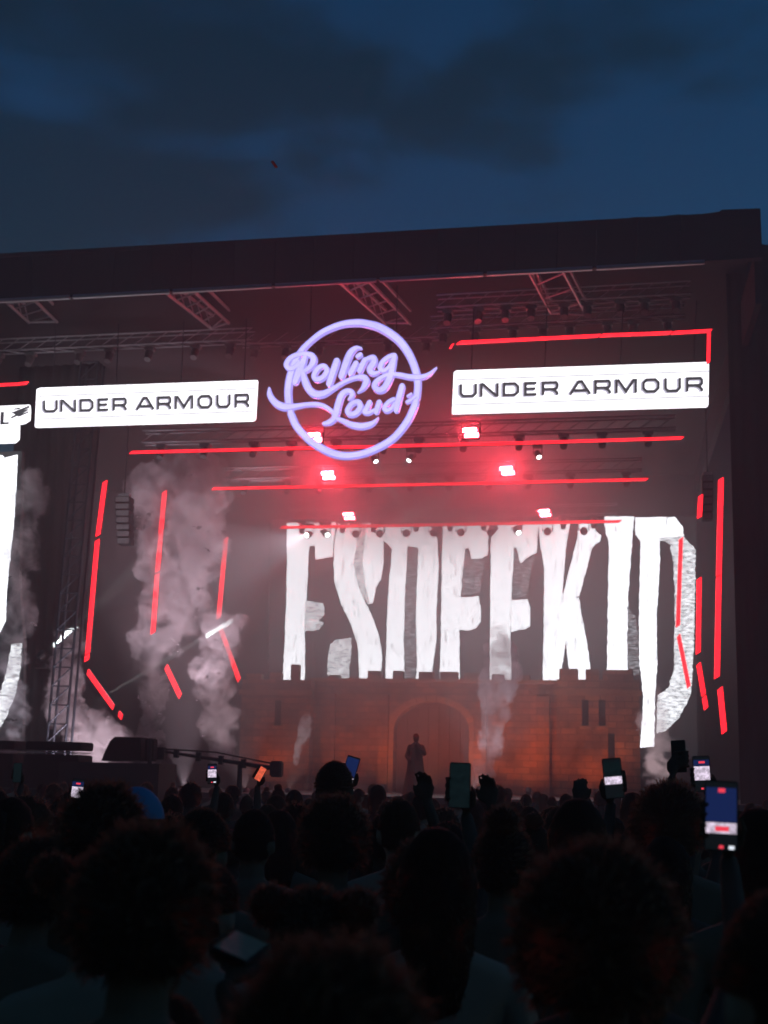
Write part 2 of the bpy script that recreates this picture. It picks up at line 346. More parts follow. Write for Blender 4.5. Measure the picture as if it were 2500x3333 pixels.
flat([[(36, 1343), (95, 1320), (96, 1326), (50, 1349)], [(34, 1358), (66, 1340), (90, 1331), (90, 1336), (60, 1352), (38, 1362)], [(44, 1330), (66, 1326), (64, 1331), (46, 1334)], [(56, 1352), (94, 1338), (92, 1343), (60, 1357)]], 37.985, 'banner_ink', 'crosshatch_mark', s)
# ------------------------------------------------------------ lettered banners
def stroke(P, w):
    """flat ribbon of half-width w (in letter units) along a polyline, mitred"""
    n = len(P); Lf, Rt = [], []
    for i in range(n):
        a, b, c = P[max(i - 1, 0)], P[i], P[min(i + 1, n - 1)]
        d1 = Vector((b[0] - a[0], b[1] - a[1])); d2 = Vector((c[0] - b[0], c[1] - b[1]))
        d1 = d1.normalized() if d1.length else d2.normalized(); d2 = d2.normalized() if d2.length else d1
        m = (d1 + d2).normalized(); nn = Vector((-m.y, m.x)); k = 1 / max(.5, nn.dot(Vector((-d1.y, d1.x))))
        Lf.append((b[0] + nn.x * w * k, b[1] + nn.y * w * k)); Rt.append((b[0] - nn.x * w * k, b[1] - nn.y * w * k))
    return Lf, Rt
GL = {  # wide square letters, box 1 x 1, y down
 'U': [[(.06, 0), (.06, .72), (.2, .92), (.78, .92), (.94, .72), (.94, 0)]],
 'N': [[(.06, 1), (.06, .08), (.16, .08), (.84, .92), (.94, .92), (.94, 0)]],
 'D': [[(.06, .02), (.06, .92), (.74, .92), (.94, .7), (.94, .3), (.74, .08), (.0, .08)]],
 'E': [[(1, .08), (.08, .08), (.08, .92), (1, .92)], [(.1, .5), (.9, .5)]],
 'R': [[(.06, 1), (.06, .08), (.86, .08), (.94, .2), (.94, .44), (.84, .57), (.06, .57)], [(.55, .57), (.8, .68), (.94, .86), (.94, 1)]],
 'A': [[(0, 1), (.42, .07), (.58, .07), (1, 1)], [(.2, .72), (.82, .72)]],
 'M': [[(.04, 1), (.04, .08), (.14, .08), (.5, .88), (.86, .08), (.96, .08), (.96, 1)]],
 'O': [[(.26, .08), (.76, .08), (.95, .3), (.95, .7), (.76, .92), (.24, .92), (.05, .7), (.05, .3), (.24, .08), (.3, .08)]],
}
SPAN = [('U', 70, 175), ('N', 196, 310), ('D', 338, 437), ('E', 470, 546), ('R', 580, 680), ('A', 755, 878), ('R', 905, 1006), ('M', 1036, 1166), ('O', 1204, 1306), ('U', 1340, 1440), ('R', 1474, 1577)]
def banner(label, outer, text, Y):
    b_ = thing('led_banner', label, 'banner', pix(*outer[3], Y))
    obj('lit_panel', prism(bmesh.new(), [pix(x, y, Y) for x, y in outer], (0, .14, 0)), M['banner_white'], b_)
    bk = [pix(x, y, Y) + Vector((0, .145, 0)) for x, y in outer]
    obj('back_frame', prism(bmesh.new(), bk, (0, .1, 0)), M['black_steel'], b_)
    for f in (.06, .35, .65, .94):                # steel hangers up to the roof rail
        hx = outer[1][0] + (outer[2][0] - outer[1][0]) * f; hy = outer[1][1] + (outer[2][1] - outer[1][1]) * f
        obj('hanger', mtube([pix(hx, hy - 1, Y + .19), pix(hx + 8, hy - 200, Y + .5)], .015, 5), M['tower_steel'], b_)
    lerp2 = lambda a, c, f: (a[0] + (c[0] - a[0]) * f, a[1] + (c[1] - a[1]) * f)
    for f in (.2, .79):
        l0, l1, r0_, r1 = lerp2(outer[1], outer[-1], f), lerp2(outer[1], outer[-1], f + .035), lerp2(outer[2], outer[3], f), lerp2(outer[2], outer[3], f + .035)
        flat([[l0, r0_, r1, l1]], Y - .004, 'banner_line', 'rule_line', b_, depth=.003)
    tl, tr, br, bl = text
    def place(u, vv):
        a = lerp2(tl, tr, u); c_ = lerp2(bl, br, u); return lerp2(a, c_, vv)
    for ch, a, c_ in SPAN:
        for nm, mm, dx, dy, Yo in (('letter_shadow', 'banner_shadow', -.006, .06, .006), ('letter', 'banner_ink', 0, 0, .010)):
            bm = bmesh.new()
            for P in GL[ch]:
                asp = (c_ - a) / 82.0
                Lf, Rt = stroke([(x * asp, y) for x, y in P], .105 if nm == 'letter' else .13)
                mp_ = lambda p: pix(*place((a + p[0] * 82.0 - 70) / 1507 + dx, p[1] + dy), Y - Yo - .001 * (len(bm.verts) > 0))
                A_ = [bm.verts.new(mp_(p)) for p in Lf]; B_ = [bm.verts.new(mp_(p)) for p in Rt]
                for i in range(len(A_) - 1): bm.faces.new((A_[i], A_[i + 1], B_[i + 1], B_[i]))
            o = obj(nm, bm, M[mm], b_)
            if nm == 'letter': o['label'] = 'dark wide letter ' + ch
banner('left white LED banner reading UNDER ARMOUR between lattice tower and ring sign', [(119, 1267), (131, 1262), (837, 1237), (830, 1362), (822, 1368), (113, 1389)],
       [(141, 1303), (811, 1281), (811, 1325), (141, 1342)], 38.0)
banner('right white LED banner reading UNDER ARMOUR under the red light frame', [(1477, 1212), (1485, 1206), (2308, 1178), (2306, 1316), (2300, 1322), (1471, 1345)],
       [(1497, 1250), (2288, 1227), (2288, 1273), (1497, 1293)], 38.0)

# ------------------------------------------------------------ ring sign with script lettering
YR = 36.6
def ribbon(P, closed=False, n=7, depth=.16, Y=YR, wk=1.0, fk=.76):
    """P: (u, v, half width) in traced units -> extruded ribbon with rounded ends"""
    C = catmull(P, n, closed); C = [(850 + u * .3617, 1020 + v_ * .3617, max(h, 1) * .3617 * wk) for u, v_, h in C]; m = len(C); bm = bmesh.new(); fr_ = []
    for i in range(m):
        a, b_, c_ = C[(i - 1) % m if closed else max(i - 1, 0)], C[i], C[(i + 1) % m if closed else min(i + 1, m - 1)]
        d = Vector((c_[0] - a[0], c_[1] - a[1])).normalized(); nn = Vector((-d.y, d.x)); fr_.append((b_, d, nn))
    if not closed:                               # round caps
        for end in (0, 1):
            (x, y, h), d, nn = fr_[0 if end == 0 else -1]; sg = -1 if end == 0 else 1; caps = []
            for ang in (30, 60, 82): caps.append(((x + d.x * sg * h * math.sin(R(ang)), y + d.y * sg * h * math.sin(R(ang)), h * math.cos(R(ang))), d, nn))
            fr_ = caps[::-1] + fr_ if end == 0 else fr_ + caps
    rows = []
    for (x, y, h), d, nn in fr_:
        e = fk * h
        row = [pix(x + nn.x * h, y + nn.y * h, Y + .03), pix(x + nn.x * e, y + nn.y * e, Y), pix(x - nn.x * e, y - nn.y * e, Y), pix(x - nn.x * h, y - nn.y * h, Y + .03)]
        row += [row[3] + Vector((0, depth, 0)), row[0] + Vector((0, depth, 0))]
        rows.append([bm.verts.new(p_) for p_ in row])
    for i in range(len(rows) if closed else len(rows) - 1):
        a, b_ = rows[i], rows[(i + 1) % len(rows)]
        for k in range(6): bm.faces.new((a[k], a[(k + 1) % 6], b_[(k + 1) % 6], b_[k])).material_index = 0 if k == 1 else 1
    if not closed: bm.faces.new(rows[0]); bm.faces.new(rows[-1][::-1])
    bmesh.ops.recalc_face_normals(bm, faces=bm.faces); return bm
rs = thing('ring_sign', 'round lavender LED ring sign reading Rolling Loud in script', 'sign', pix(1145, 1492, YR))
ring = [(268, 905, 33), (300, 985, 34), (345, 1050, 35), (450, 1152, 35), (600, 1240, 35), (740, 1277, 32), (890, 1264, 30), (1040, 1210, 30), (1190, 1118, 30), (1310, 975, 32), (1372, 850, 33), (1388, 800, 32)]
ring2 = [(1398, 755, 32), (1408, 640, 33), (1392, 520, 36), (1330, 365, 38), (1230, 232, 38), (1080, 130, 36), (960, 92, 32), (860, 80, 30), (720, 96, 26), (560, 160, 24), (440, 250, 22), (360, 335, 26), (300, 440, 30), (258, 570, 33), (240, 690, 33), (246, 800, 33), (258, 860, 33)]
for P in (ring, ring2): obj('ring_segment', ribbon(P, Y=YR + .06, n=6, fk=.72, wk=1.0), M['neon_lavender'], rs).data.materials.append(M['neon_rim'])
script = [
 ('R', [[(392, 395, 26), (365, 460, 38), (330, 545, 38), (305, 612, 32)], [(340, 425, 10), (325, 460, 20), (285, 492, 24), (243, 488, 28), (228, 455, 28), (258, 405, 26), (320, 372, 24), (400, 362, 24), (458, 382, 32), (470, 425, 34), (440, 480, 26), (385, 518, 22), (340, 530, 16)],
        [(372, 530, 26), (395, 610, 36), (425, 675, 38), (480, 722, 38), (560, 720, 32), (650, 672, 22), (750, 612, 18), (850, 575, 20), (920, 575, 32), (945, 610, 36), (915, 670, 22), (865, 712, 3)]], 0),
 ('o', [[(575, 478, 26), (590, 520, 28), (555, 572, 26), (500, 592, 28), (474, 565, 26), (498, 508, 26), (540, 474, 24)]], 1),
 ('l', [[(680, 428, 32), (648, 520, 34), (612, 630, 32)]], 0),
 ('l', [[(900, 310, 8), (855, 308, 20), (805, 350, 32), (765, 440, 35), (722, 562, 32)]], 0),
 ('i', [[(868, 384, 22), (892, 368, 22)], [(852, 448, 28), (805, 535, 30)]], 0),
 ('n', [[(932, 420, 28), (888, 510, 30)], [(895, 460, 14), (950, 410, 20), (1010, 398, 30), (1012, 440, 32), (978, 500, 34), (1000, 535, 28), (1045, 530, 16), (1080, 510, 4)]], 0),
 ('g', [[(1185, 378, 26), (1140, 395, 24), (1090, 440, 26), (1072, 492, 28), (1105, 512, 22), (1148, 480, 18), (1180, 420, 20)], [(1198, 380, 28), (1182, 470, 32), (1160, 570, 34), (1110, 665, 34), (1055, 688, 30), (1020, 655, 30), (1040, 610, 28), (1100, 565, 20), (1170, 545, 20), (1250, 552, 24), (1330, 568, 26), (1430, 572, 26), (1510, 545, 18), (1578, 482, 3)]], 0),
 ('L', [[(785, 772, 8), (815, 740, 24), (815, 706, 26), (770, 697, 26), (722, 735, 32), (692, 820, 34), (672, 900, 34), (648, 950, 28), (605, 980, 24), (558, 990, 14)], [(72, 668, 8), (78, 735, 28), (130, 805, 36), (205, 838, 36), (300, 834, 26), (400, 818, 20), (500, 816, 22), (580, 840, 22), (650, 895, 22)], [(655, 935, 14), (720, 958, 22), (800, 995, 30), (890, 1012, 32), (970, 1000, 28), (1020, 972, 18), (1055, 932, 3)]], 0),
 ('o', [[(880, 800, 28), (890, 845, 30), (850, 895, 28), (795, 905, 28), (776, 872, 26), (805, 822, 26), (845, 796, 24)]], 1),
 ('u', [[(975, 800, 26), (945, 860, 28), (930, 885, 26), (965, 892, 20), (1015, 868, 16)], [(1062, 800, 28), (1035, 880, 28)]], 0),
 ('d', [[(1190, 772, 22), (1142, 800, 22), (1110, 850, 26), (1128, 872, 24), (1170, 855, 18), (1200, 810, 16)], [(1268, 655, 30), (1240, 760, 34), (1215, 862, 32)]], 0),
 ('mark', [[(1318, 742, 12), (1350, 722, 12)], [(1312, 795, 16), (1350, 775, 18), (1388, 745, 16)]], 0),
]
for k, (ch, strokes, closed) in enumerate(script):
    main = None
    for j, P in enumerate(strokes):
        o = obj('letter' if j == 0 else 'letter_stroke', ribbon(P, bool(closed), Y=YR - .006 * ((k + j) % 5), wk=.92), M['neon_lavender'], main or rs)
        o.data.materials.append(M['neon_rim'])
        if j == 0: main = o; o['label'] = ('glowing script letter ' + ch) if ch != 'mark' else 'two small slanted marks'
for dx in (1010, 1290):
    obj('hanging_cable', mtube([pix(dx, 1075, YR + .2), pix(dx + 4, 930, YR + .3)], .012, 4), M['black_steel'], rs)

# ------------------------------------------------------------ red LED strips
def strip(label, runs, Y, half, group):
    """runs: list of ((x0,y0),(x1,y1)) lit segments in photograph pixels on the plane of this portal"""
    T = thing('led_strip', label, 'light strip', pix(*runs[0][0], Y), group)
    for a, b_ in runs:
        A_, B_ = pix(*a, Y), pix(*b_, Y); half_ = half * .86; d = (B_ - A_).normalized(); nn = d.cross(Vector((0, 1, 0))).normalized() * half_
        sk = d * half * 1.1 * (1 if abs(d.x) > abs(d.z) else 0)
        sk2 = d * half * .6 * (1 if abs(d.x) <= abs(d.z) else 0)
        up1 = nn if nn.z > 0 or (abs(nn.z) < .3 and nn.x > 0) else -nn
        poly = [A_ + up1 + sk - sk2, B_ + up1 + sk - sk2, B_ - up1 - sk + sk2, A_ - up1 - sk + sk2]
        h = obj('housing', prism(bmesh.new(), [p_ + Vector((0, .05, 0)) for p_ in poly], (0, .1, 0)), M['black_steel'], T)
        obj('light_tube', prism(bmesh.new(), poly, (0, .045, 0)), M['red_led'], h)
GH, GV = 'horizontal red strips of the nested portals', 'upright red strips at both sides of the stage'
strip('longest horizontal red strip, passing behind the ring sign', [((425, 1472), (915, 1460)), ((920, 1459.5), (1105, 1455.5)), ((1110, 1455), (1215, 1453)), ((1220, 1452.5), (1700, 1441)), ((1703, 1441), (2222, 1425))], 40, .045, GH)
strip('middle horizontal red strip below the longest one', [((692, 1590), (1340, 1577)), ((1345, 1577), (2106, 1560))], 45.5, .045, GH)
strip('short horizontal red strip along the top of the big white letters', [((915, 1716), (1400, 1708)), ((1403, 1708), (2020, 1696))], 53, .055, GH)
strip('red light frame bent around the top and right of right banner', [((1466, 1127), (1474, 1124)), ((1492, 1114.5), (1950, 1092)), ((1957, 1091), (2183, 1083)), ((2190, 1082.5), (2313, 1076)), ((2308, 1079), (2306, 1180))], 37.8, .052, None)
strip('red strip end entering at left edge above the sponsor panel', [((-300, 1262), (50, 1250)), ((54, 1249.5), (88, 1246))], 37.8, .045, None)
strip('outermost long red strip at left, bent inwards at its foot', [((341, 1567), (318, 1742)), ((316, 1758), (284, 2128)), ((283, 2132), (281, 2150)), ], 40, .075, GV)
strip('short slanted red strip below the outermost left strip', [((285, 2186), (368, 2302)), ((386, 2322), (396, 2334))], 40, .075, GV)
strip('red strip seen through the tall smoke plume at left', [((535, 1600), (512, 1860)), ((511, 1868), (497, 2060))], 45.5, .085, GV)
strip('short slanted red strip at the foot of the tall plume', [((540, 2170), (586, 2266))], 45.5, .09, GV)
strip('red strip left of the big letters, lower end in smoke', [((735, 1752), (711, 2012))], 53, .095, GV)
strip('slanted red strip below it, left of the castle', [((716, 2042), (778, 2214))], 53, .095, GV)
strip('outermost long red strip at the far right', [((2347, 1558), (2340, 1872)), ((2340, 1876), (2334, 2205))], 40, .085, GV)
strip('slanted red strip at the foot of the far right one', [((2344, 2240), (2358, 2384))], 40, .085, GV)
strip('broken red strip between the letter D and far right strip', [((2281, 1612), (2277, 1684)), ((2276, 1882), (2273, 2126))], 45.5, .085, GV)
strip('slanted red strip at the foot of the broken one', [((2274, 2160), (2291, 2262)), ((2292, 2268), (2299, 2306))], 45.5, .085, GV)
strip('red strip crossing the letter D, slanted lower half', [((2217, 1752), (2207, 2038)), ((2209, 2068), (2243, 2236))], 53, .085, GV)

# ------------------------------------------------------------ strobes and moving heads
def strobe(label, x, y, Y):
    p = pix(x, y, Y); T = thing('strobe_light', label, 'stage light', p, 'red strobes hanging in three pairs')
    obj('housing', mbox(p + Vector((-.27, .02, -.19)), p + Vector((.27, .2, .19)), .02), M['black_steel'], T)
    for dz in (-.085, .085):
        bm = bmesh.new(); a = p + Vector((-.2 - dz * .4, 0, dz - .01)); b_ = p + Vector((.2 - dz * .4, 0, dz + .012)); tube(bm, [a, b_], .055, 8); obj('lamp_tube', bm, M['strobe_tube'], T)
    obj('bracket', mtube([p + Vector((-.29, .1, 0)), p + Vector((-.29, .1, .33)), p + Vector((.29, .1, .33)), p + Vector((.29, .1, 0))], .02, 5), M['black_steel'], T)
for lb, x, y, Y in (('red strobe half behind the lower left of the ring', 1022, 1424, 40.6), ('red strobe right of the ring under the right banner', 1532, 1408, 40.6),
                    ('left red strobe between the longest and middle strips', 1068, 1547, 46), ('right red strobe between the longest and middle strips', 1651, 1532, 46),
                    ('left red strobe just above the big letters', 1136, 1680, 53.5), ('right red strobe just above the big letters', 1773, 1670, 53.5)):
    strobe(lb, x, y, Y)
def moving_head(label, x, y, Y, tx, ty, TY, watts, cone, lensm='lens_white', size=1.0, hang=True, col=(.85, 1, .97)):
    p, q_ = pix(x, y, Y), pix(tx, ty, TY); d = (q_ - p).normalized()
    T = thing('moving_head_light', label, 'stage light', p, 'moving head spotlights on the stage')
    s_ = size; back = p - d * .3 * s_
    obj('lamp_head', mtube([back, p - d * .12 * s_, p - d * .01], [.11 * s_, .14 * s_, .12 * s_], 12), M['black_steel'], T)
    if lensm:
        bm = bmesh.new(); tube(bm, [p - d * .008, p + d * .012], .085 * s_, 12); obj('lens', bm, M[lensm], T)
    zb = .32 * s_ * (1 if hang else -1); c_ = p - d * .18 * s_
    obj('yoke', mtube([c_ + Vector((-.17 * s_, 0, 0)), c_ + Vector((-.17 * s_, 0, zb * .8)), c_ + Vector((.17 * s_, 0, zb * .8)), c_ + Vector((.17 * s_, 0, 0))], .025 * s_, 5), M['black_steel'], T)
    obj('base', mbox(c_ + Vector((-.2 * s_, -.13 * s_, zb * .82)), c_ + Vector((.2 * s_, .13 * s_, zb * 1.2)), .01), M['black_steel'], T)
    if watts:
        l_ = bpy.data.lights.new('beam', 'SPOT'); l_.energy = watts; l_.spot_size = R(cone); l_.spot_blend = .5; l_.shadow_soft_size = .04; l_.color = col
        lo_ = bpy.data.objects.new('beam', l_); COL.objects.link(lo_); lo_.parent = T
        lo_.location = d * .05; lo_.rotation_euler = d.to_track_quat('-Z', 'Y').to_euler()
moving_head('spotlight on the stage floor sending a thin white beam up to the right', 285, 2298, 43.6, 770, 2012, 44.7, 70000, 2.0, hang=False, lensm=None)
moving_head('spotlight by the left smoke lighting a bright white streak', 150, 2122, 41, 262, 2022, 41.6, 9000, 10, lensm=None, hang=False)
moving_head('small white spotlight under the ring, left of two', 1224, 1502, 44, 1330, 1690, 43, 420, 7, size=.8)
moving_head('small white spotlight under the ring, right of two', 1331, 1499, 44, 1230, 1640, 43, 260, 7, size=.8)
moving_head('small white spotlight above right end of the middle strip', 1755, 1488, 44, 1835, 1650, 43, 420, 7, size=.8)
k = 0
for x, wh in ((998, 'over the stem of the first E, lens lit white'), (1066, 'over the S beside its left edge, lens lit white'), (1158, 'over the middle of the S'), (1236, 'between the S and first D'), (1322, 'over the first D'), (1412, 'between the first D and second E'), (1500, 'over the second E'), (1596, 'between the second and third E'), (1688, 'over the right of the third E'), (1782, 'over the stem of the K, lens lit white'), (1900, 'over the arm of the K')):
    k += 1
    moving_head('dark moving head hanging ' + wh, x, 1742 - (x - 998) * .012, 54.2, *{1: (560, 1900, 43.5), 2: (1610, 2250, 46.5), 9: (2130, 2400, 45.5)}.get(k, (x + rng.uniform(-60, 60), 1990, 44)), {1: 1300, 2: 500, 9: 500}.get(k, 0), {1: 26}.get(k, 16), lensm='lens_white' if k in (1, 2, 9) else None, size=1.15, col=(.9, .86, 1))
for lb, x, y, Y_, tx, ty, TY, wt, cn, cl_ in (  # unseen floor lamps, added only to brighten the smoke plumes
        ('added floor wash light behind the speaker stack, aimed up at the low smoke', 300, 2570, 39.4, 250, 2150, 41.8, 1100, 80, (1, .76, .86)),
        ('added floor wash light behind the crane, aimed up at the tallest plume', 600, 2570, 40.2, 570, 1800, 46.0, 6000, 42, (1, .76, .88)),
        ('added floor wash light right of the crane, aimed at the slim plume', 800, 2570, 41.2, 715, 2180, 44.8, 1200, 55, (1, .74, .8)),
        ('added floor wash light at the foot of the small wisp', 940, 2570, 44, 990, 2390, 46, 260, 50, (1, .8, .8)),
        ('added floor wash light before the pink smoke jet', 1540, 2570, 43.2, 1610, 2280, 47, 1300, 50, (1, .72, .78)),
        ('added floor wash light before the smoke jet at letter D', 2180, 2570, 43, 2130, 2380, 46, 1100, 60, (1, .72, .72)),
        ('added floor wash light below the side screen', 90, 2570, 36.9, 60, 1900, 38.3, 700, 60, (.92, .86, 1))):
    moving_head(lb, x, y, Y_, tx, ty, TY, wt, cn, lensm=None, hang=False, col=cl_, size=.8)
# line arrays at both sides
def line_array(label, x, y0, y1, Y, n, w_):
    a, b_ = pix(x, y0, Y), pix(x, y1, Y); T = thing('line_array_speaker', label, 'speaker', b_, 'hanging speaker arrays')
    for i in range(n):
        f = i / n; p = a.lerp(b_, f); q2 = a.lerp(b_, (i + .9) / n); sw = w_ * (1 - .02 * i); dy = .012 * i * i
        bm = bmesh.new(); box(bm, (p.x - sw / 2, Y + dy * .3, q2.z), (p.x + sw / 2, Y + .5 + dy * .3, p.z), .015); c_ = obj('cabinet', bm, M['speaker_black'], T)
        obj('grille', mbox((p.x - sw * .44, Y - .012 + dy * .3, q2.z + .02), (p.x + sw * .44, Y - .002 + dy * .3, p.z - .02)), M['grille_grey'], c_)
    obj('fly_bar', mbox((a.x - w_ * .4, Y + .1, a.z + .03), (a.x + w_ * .4, Y + .3, a.z + .12)), M['aluminium'], T)
    obj('chain', mtube([(a.x, Y + .2, a.z + .1), (a.x, Y + .2, a.z + 3.2)], .02, 5), M['black_steel'], T)
line_array('curved hanging speaker array between the two left red strips', 398, 1615, 1770, 44, 7, .52)
line_array('small speaker array hanging between the two rightmost red strips', 2304, 1545, 1690, 46, 6, .36)

# ------------------------------------------------------------ castle set piece
YC = 56.0
bk = bpy.data.materials.new('castle_brick'); bk.use_nodes = True; t = bk.node_tree; b = t.nodes['Principled BSDF']; b.inputs['Roughness'].default_value = .9
c_ = N(t, 'ShaderNodeTexCoord'); mpn = N(t, 'ShaderNodeMapping'); mpn.inputs['Rotation'].default_value = (R(90), 0, 0); L(t, c_.outputs['Object'], mpn.inputs[0])
br = N(t, 'ShaderNodeTexBrick', i_Scale=1.0); br.inputs['Brick Width'].default_value = .62; br.inputs['Row Height'].default_value = .26; br.inputs['Mortar Size'].default_value = .018
br.inputs['Color1'].default_value = (.50, .20, .08, 1); br.inputs['Color2'].default_value = (.30, .12, .055, 1); br.inputs['Mortar'].default_value = (.20, .085, .04, 1)
L(t, mpn.outputs[0], br.inputs['Vector']); ns = N(t, 'ShaderNodeTexNoise', i_Scale=.9, i_Detail=7, i_Roughness=.65); L(t, c_.outputs['Object'], ns.inputs[0])
mxx = N(t, 'ShaderNodeMix', data_type='RGBA', blend_type='MULTIPLY'); mxx.inputs[0].default_value = .85; L(t, br.outputs[0], mxx.inputs[6])
rmp = N(t, 'ShaderNodeValToRGB'); rmp.color_ramp.elements[0].position = .33; rmp.color_ramp.elements[0].color = (.22, .2, .2, 1); rmp.color_ramp.elements[1].position = .66; L(t, ns.outputs[0], rmp.inputs[0])
L(t, rmp.outputs[0], mxx.inputs[7]); L(t, mxx.outputs[2], b.inputs['Base Color'])
bp = N(t, 'ShaderNodeBump', i_Strength=.45, i_Distance=.04); bp.invert = True; L(t, br.outputs['Fac'], bp.inputs['Height']); L(t, bp.outputs[0], b.inputs['Normal']); M['brick'] = bk
mat('quoin', (.36, .17, .085), .85, var=.4, scale=2, bump=.5); mat('door_wood', (.17, .065, .035), .8, var=.4, scale=5, bump=.6); mat('void', (.01, .006, .005), .9)
cs = thing('castle_set', 'orange-lit brick castle facade with battlements and arch on stage', 'stage set', pix(1400, 2560, YC))
z0 = 1.5; X = lambda x, y=2300, Y=YC: pix(x, y, Y).x; Z = lambda y, x=1400, Y=YC: pix(x, y, Y).z
zl = Z(2222)                                     # wall walk
# arch wall in one piece with the opening cut out
ax0, ax1 = X(1283), X(1528); acx = (ax0 + ax1) / 2; ar = (ax1 - ax0) / 2; asz = Z(2378)
arch = [(ax0, z0)] + [(acx - ar * math.cos(math.pi * i / 16), asz + .75 * ar * math.sin(math.pi * i / 16)) for i in range(17)] + [(ax1, z0)]
outl = [(X(1010), z0)] + [(x, z) for x, z in arch] + [(X(1815), z0), (X(1815), zl), (X(1010), zl)]
obj('wall', prism(bmesh.new(), [(x, YC, z) for x, z in outl], (0, .9, 0)), M['brick'], cs)
obj('gate', mbox((ax0 - .1, YC + 1.0, z0), (ax1 + .1, YC + 1.07, asz + ar)), M['door_wood'], cs)
for i in range(7):
    xx = ax0 + (ax1 - ax0) * (i + .5) / 7; hz = asz + .75 * ar * math.sqrt(max(0, 1 - ((xx - acx) / ar) ** 2))
    obj('plank', mbox((xx - ar / 7.6, YC + .93, z0), (xx + ar / 7.6, YC + .99, hz + .05)), M['door_wood'], cs)
for i in range(13):                              # voussoirs round the arch
    a0, a1 = math.pi * (i + .04) / 13, math.pi * (i + .96) / 13
    P = [(acx - r_ * math.cos(a_), asz + .75 * r_ * math.sin(a_)) for r_, a_ in ((ar, a0), (ar, a1), (ar + .32, a1), (ar + .32, a0))]
    obj('arch_stone', prism(bmesh.new(), [(x, YC - .07, z) for x, z in P], (0, .069, 0)), M['quoin'], cs)
for sx in (-1, 1):                               # quoins of the jambs
    for i in range(7):
        h = (asz - z0) / 7; wq = .34 if i % 2 else .52; xe = acx + sx * ar
        obj('quoin_stone', mbox((min(xe, xe + sx * wq), YC - .08, z0 + i * h + .015), (max(xe, xe + sx * wq), YC - .002, z0 + (i + 1) * h - .015), .012), M['quoin'], cs)
def tower(x0, x1, ytop, Y, slits):
    p0, p1 = pix(x0, 2300, Y).x, pix(x1, 2300, Y).x; zz_ = pix((x0 + x1) / 2, ytop, Y).z
    tt = obj('tower', mbox((p0, Y, z0), (p1, Y + 1.6, zz_)), M['brick'], cs)
    obj('string_course', mbox((p0 - .09, Y - .09, zz_ - .62), (p1 + .09, Y - .003, zz_ - .42)), M['quoin'], tt)
    for sx, sy in slits:
        a_ = pix(sx, sy, Y); obj('window_slit', mbox((a_.x - .13, Y - .02, a_.z - .5), (a_.x + .13, Y - .004, a_.z + .5)), M['void'], tt)
        obj('sill', mbox((a_.x - .22, Y - .1, a_.z - .64), (a_.x + .22, Y - .003, a_.z - .52)), M['quoin'], tt)
    return p0, p1, zz_
t1 = tower(785, 1010, 2212, YC - .8, [(905, 2320)])
t2 = tower(1812, 2082, 2212, YC - .8, [(1905, 2320), (1960, 2320), (1990, 2430)])
obj('ledge', mbox((X(1010) + .01, YC - .16, zl + .003), (X(1812) - .01, YC + .92, zl + .14)), M['quoin'], cs)
def merlon(x0, x1, ytop, Y, zb):
    p0, p1 = pix(x0, 2200, Y).x, pix(x1, 2200, Y).x; zt_ = pix((x0 + x1) / 2, ytop, Y).z
    obj('merlon', mbox((p0, Y + .02, zb), (p1, Y + .45, zt_), .02), M['brick'], cs)
for x0_, x1_, y_ in ((1070, 1105, 2196), (1196, 1238, 2183), (1278, 1312, 2183), (1362, 1410, 2186), (1432, 1490, 2186), (1510, 1560, 2190), (1600, 1640, 2194), (1680, 1725, 2196)):
    merlon(x0_, x1_, y_, YC, zl + .142)
for x0_, x1_, y_ in ((800, 850, 2192), (878, 915, 2188), (945, 972, 2162)): merlon(x0_, x1_, y_, YC - .8, t1[2] + .002)
for x0_, x1_, y_ in ((1820, 1882, 2176), (1906, 1950, 2178), (1962, 2062, 2180)): merlon(x0_, x1_, y_, YC - .8, t2[2] + .002)
for x0_, x1_ in ((1235, 1268), (1545, 1585), (1745, 1790), (1050, 1095)):
    p0, p1 = X(x0_), X(x1_); obj('buttress', mbox((p0, YC - .35, z0), (p1, YC - .003, zl - .5), .03), M['brick'], cs)
# amber floor lights washing the facade
def uplight(x, watts, label, Y=YC - 2.9):
    p = Vector((pix(x, 2500, Y).x, Y, 1.5)); T = thing('floor_uplight', label, 'stage light', p, 'amber floor lights at foot of the castle')
    d = Vector((0, .75, .66)).normalized(); c0 = p + Vector((0, 0, .17))
    obj('lamp_can', mtube([c0 - d * .13, c0 + d * .12], [.09, .12], 12), M['black_steel'], T); obj('stand', mtube([p + Vector((-.16, 0, .01)), p + Vector((-.16, 0, .18)), p + Vector((.16, 0, .18)), p + Vector((.16, 0, .01))], .015, 5), M['black_steel'], T)
    l_ = bpy.data.lights.new('wash', 'SPOT'); l_.energy = watts * 3.0; l_.spot_size = R(95); l_.spot_blend = 1; l_.shadow_soft_size = .1; l_.color = (1, .26, .07)
    lo_ = bpy.data.objects.new('wash', l_); COL.objects.link(lo_); lo_.parent = T; lo_.location = Vector((0, 0, .17)) + d * .14; lo_.rotation_euler = d.to_track_quat('-Z', 'Y').to_euler()
for x, wt, lb in ((870, 45, 'amber floor light in front of the left castle tower'), (1085, 60, 'amber floor light at the wall left of the arch'), (1250, 110, 'amber floor light at the left jamb of the castle arch'),
                  (1400, 120, 'amber floor light before the castle gate'), (1560, 120, 'amber floor light at the right jamb of the castle arch'), (1720, 130, 'amber floor light right of the arch, brightest wall patch'), (1940, 70, 'amber floor light in front of the right castle tower')):
    uplight(x, wt, lb)
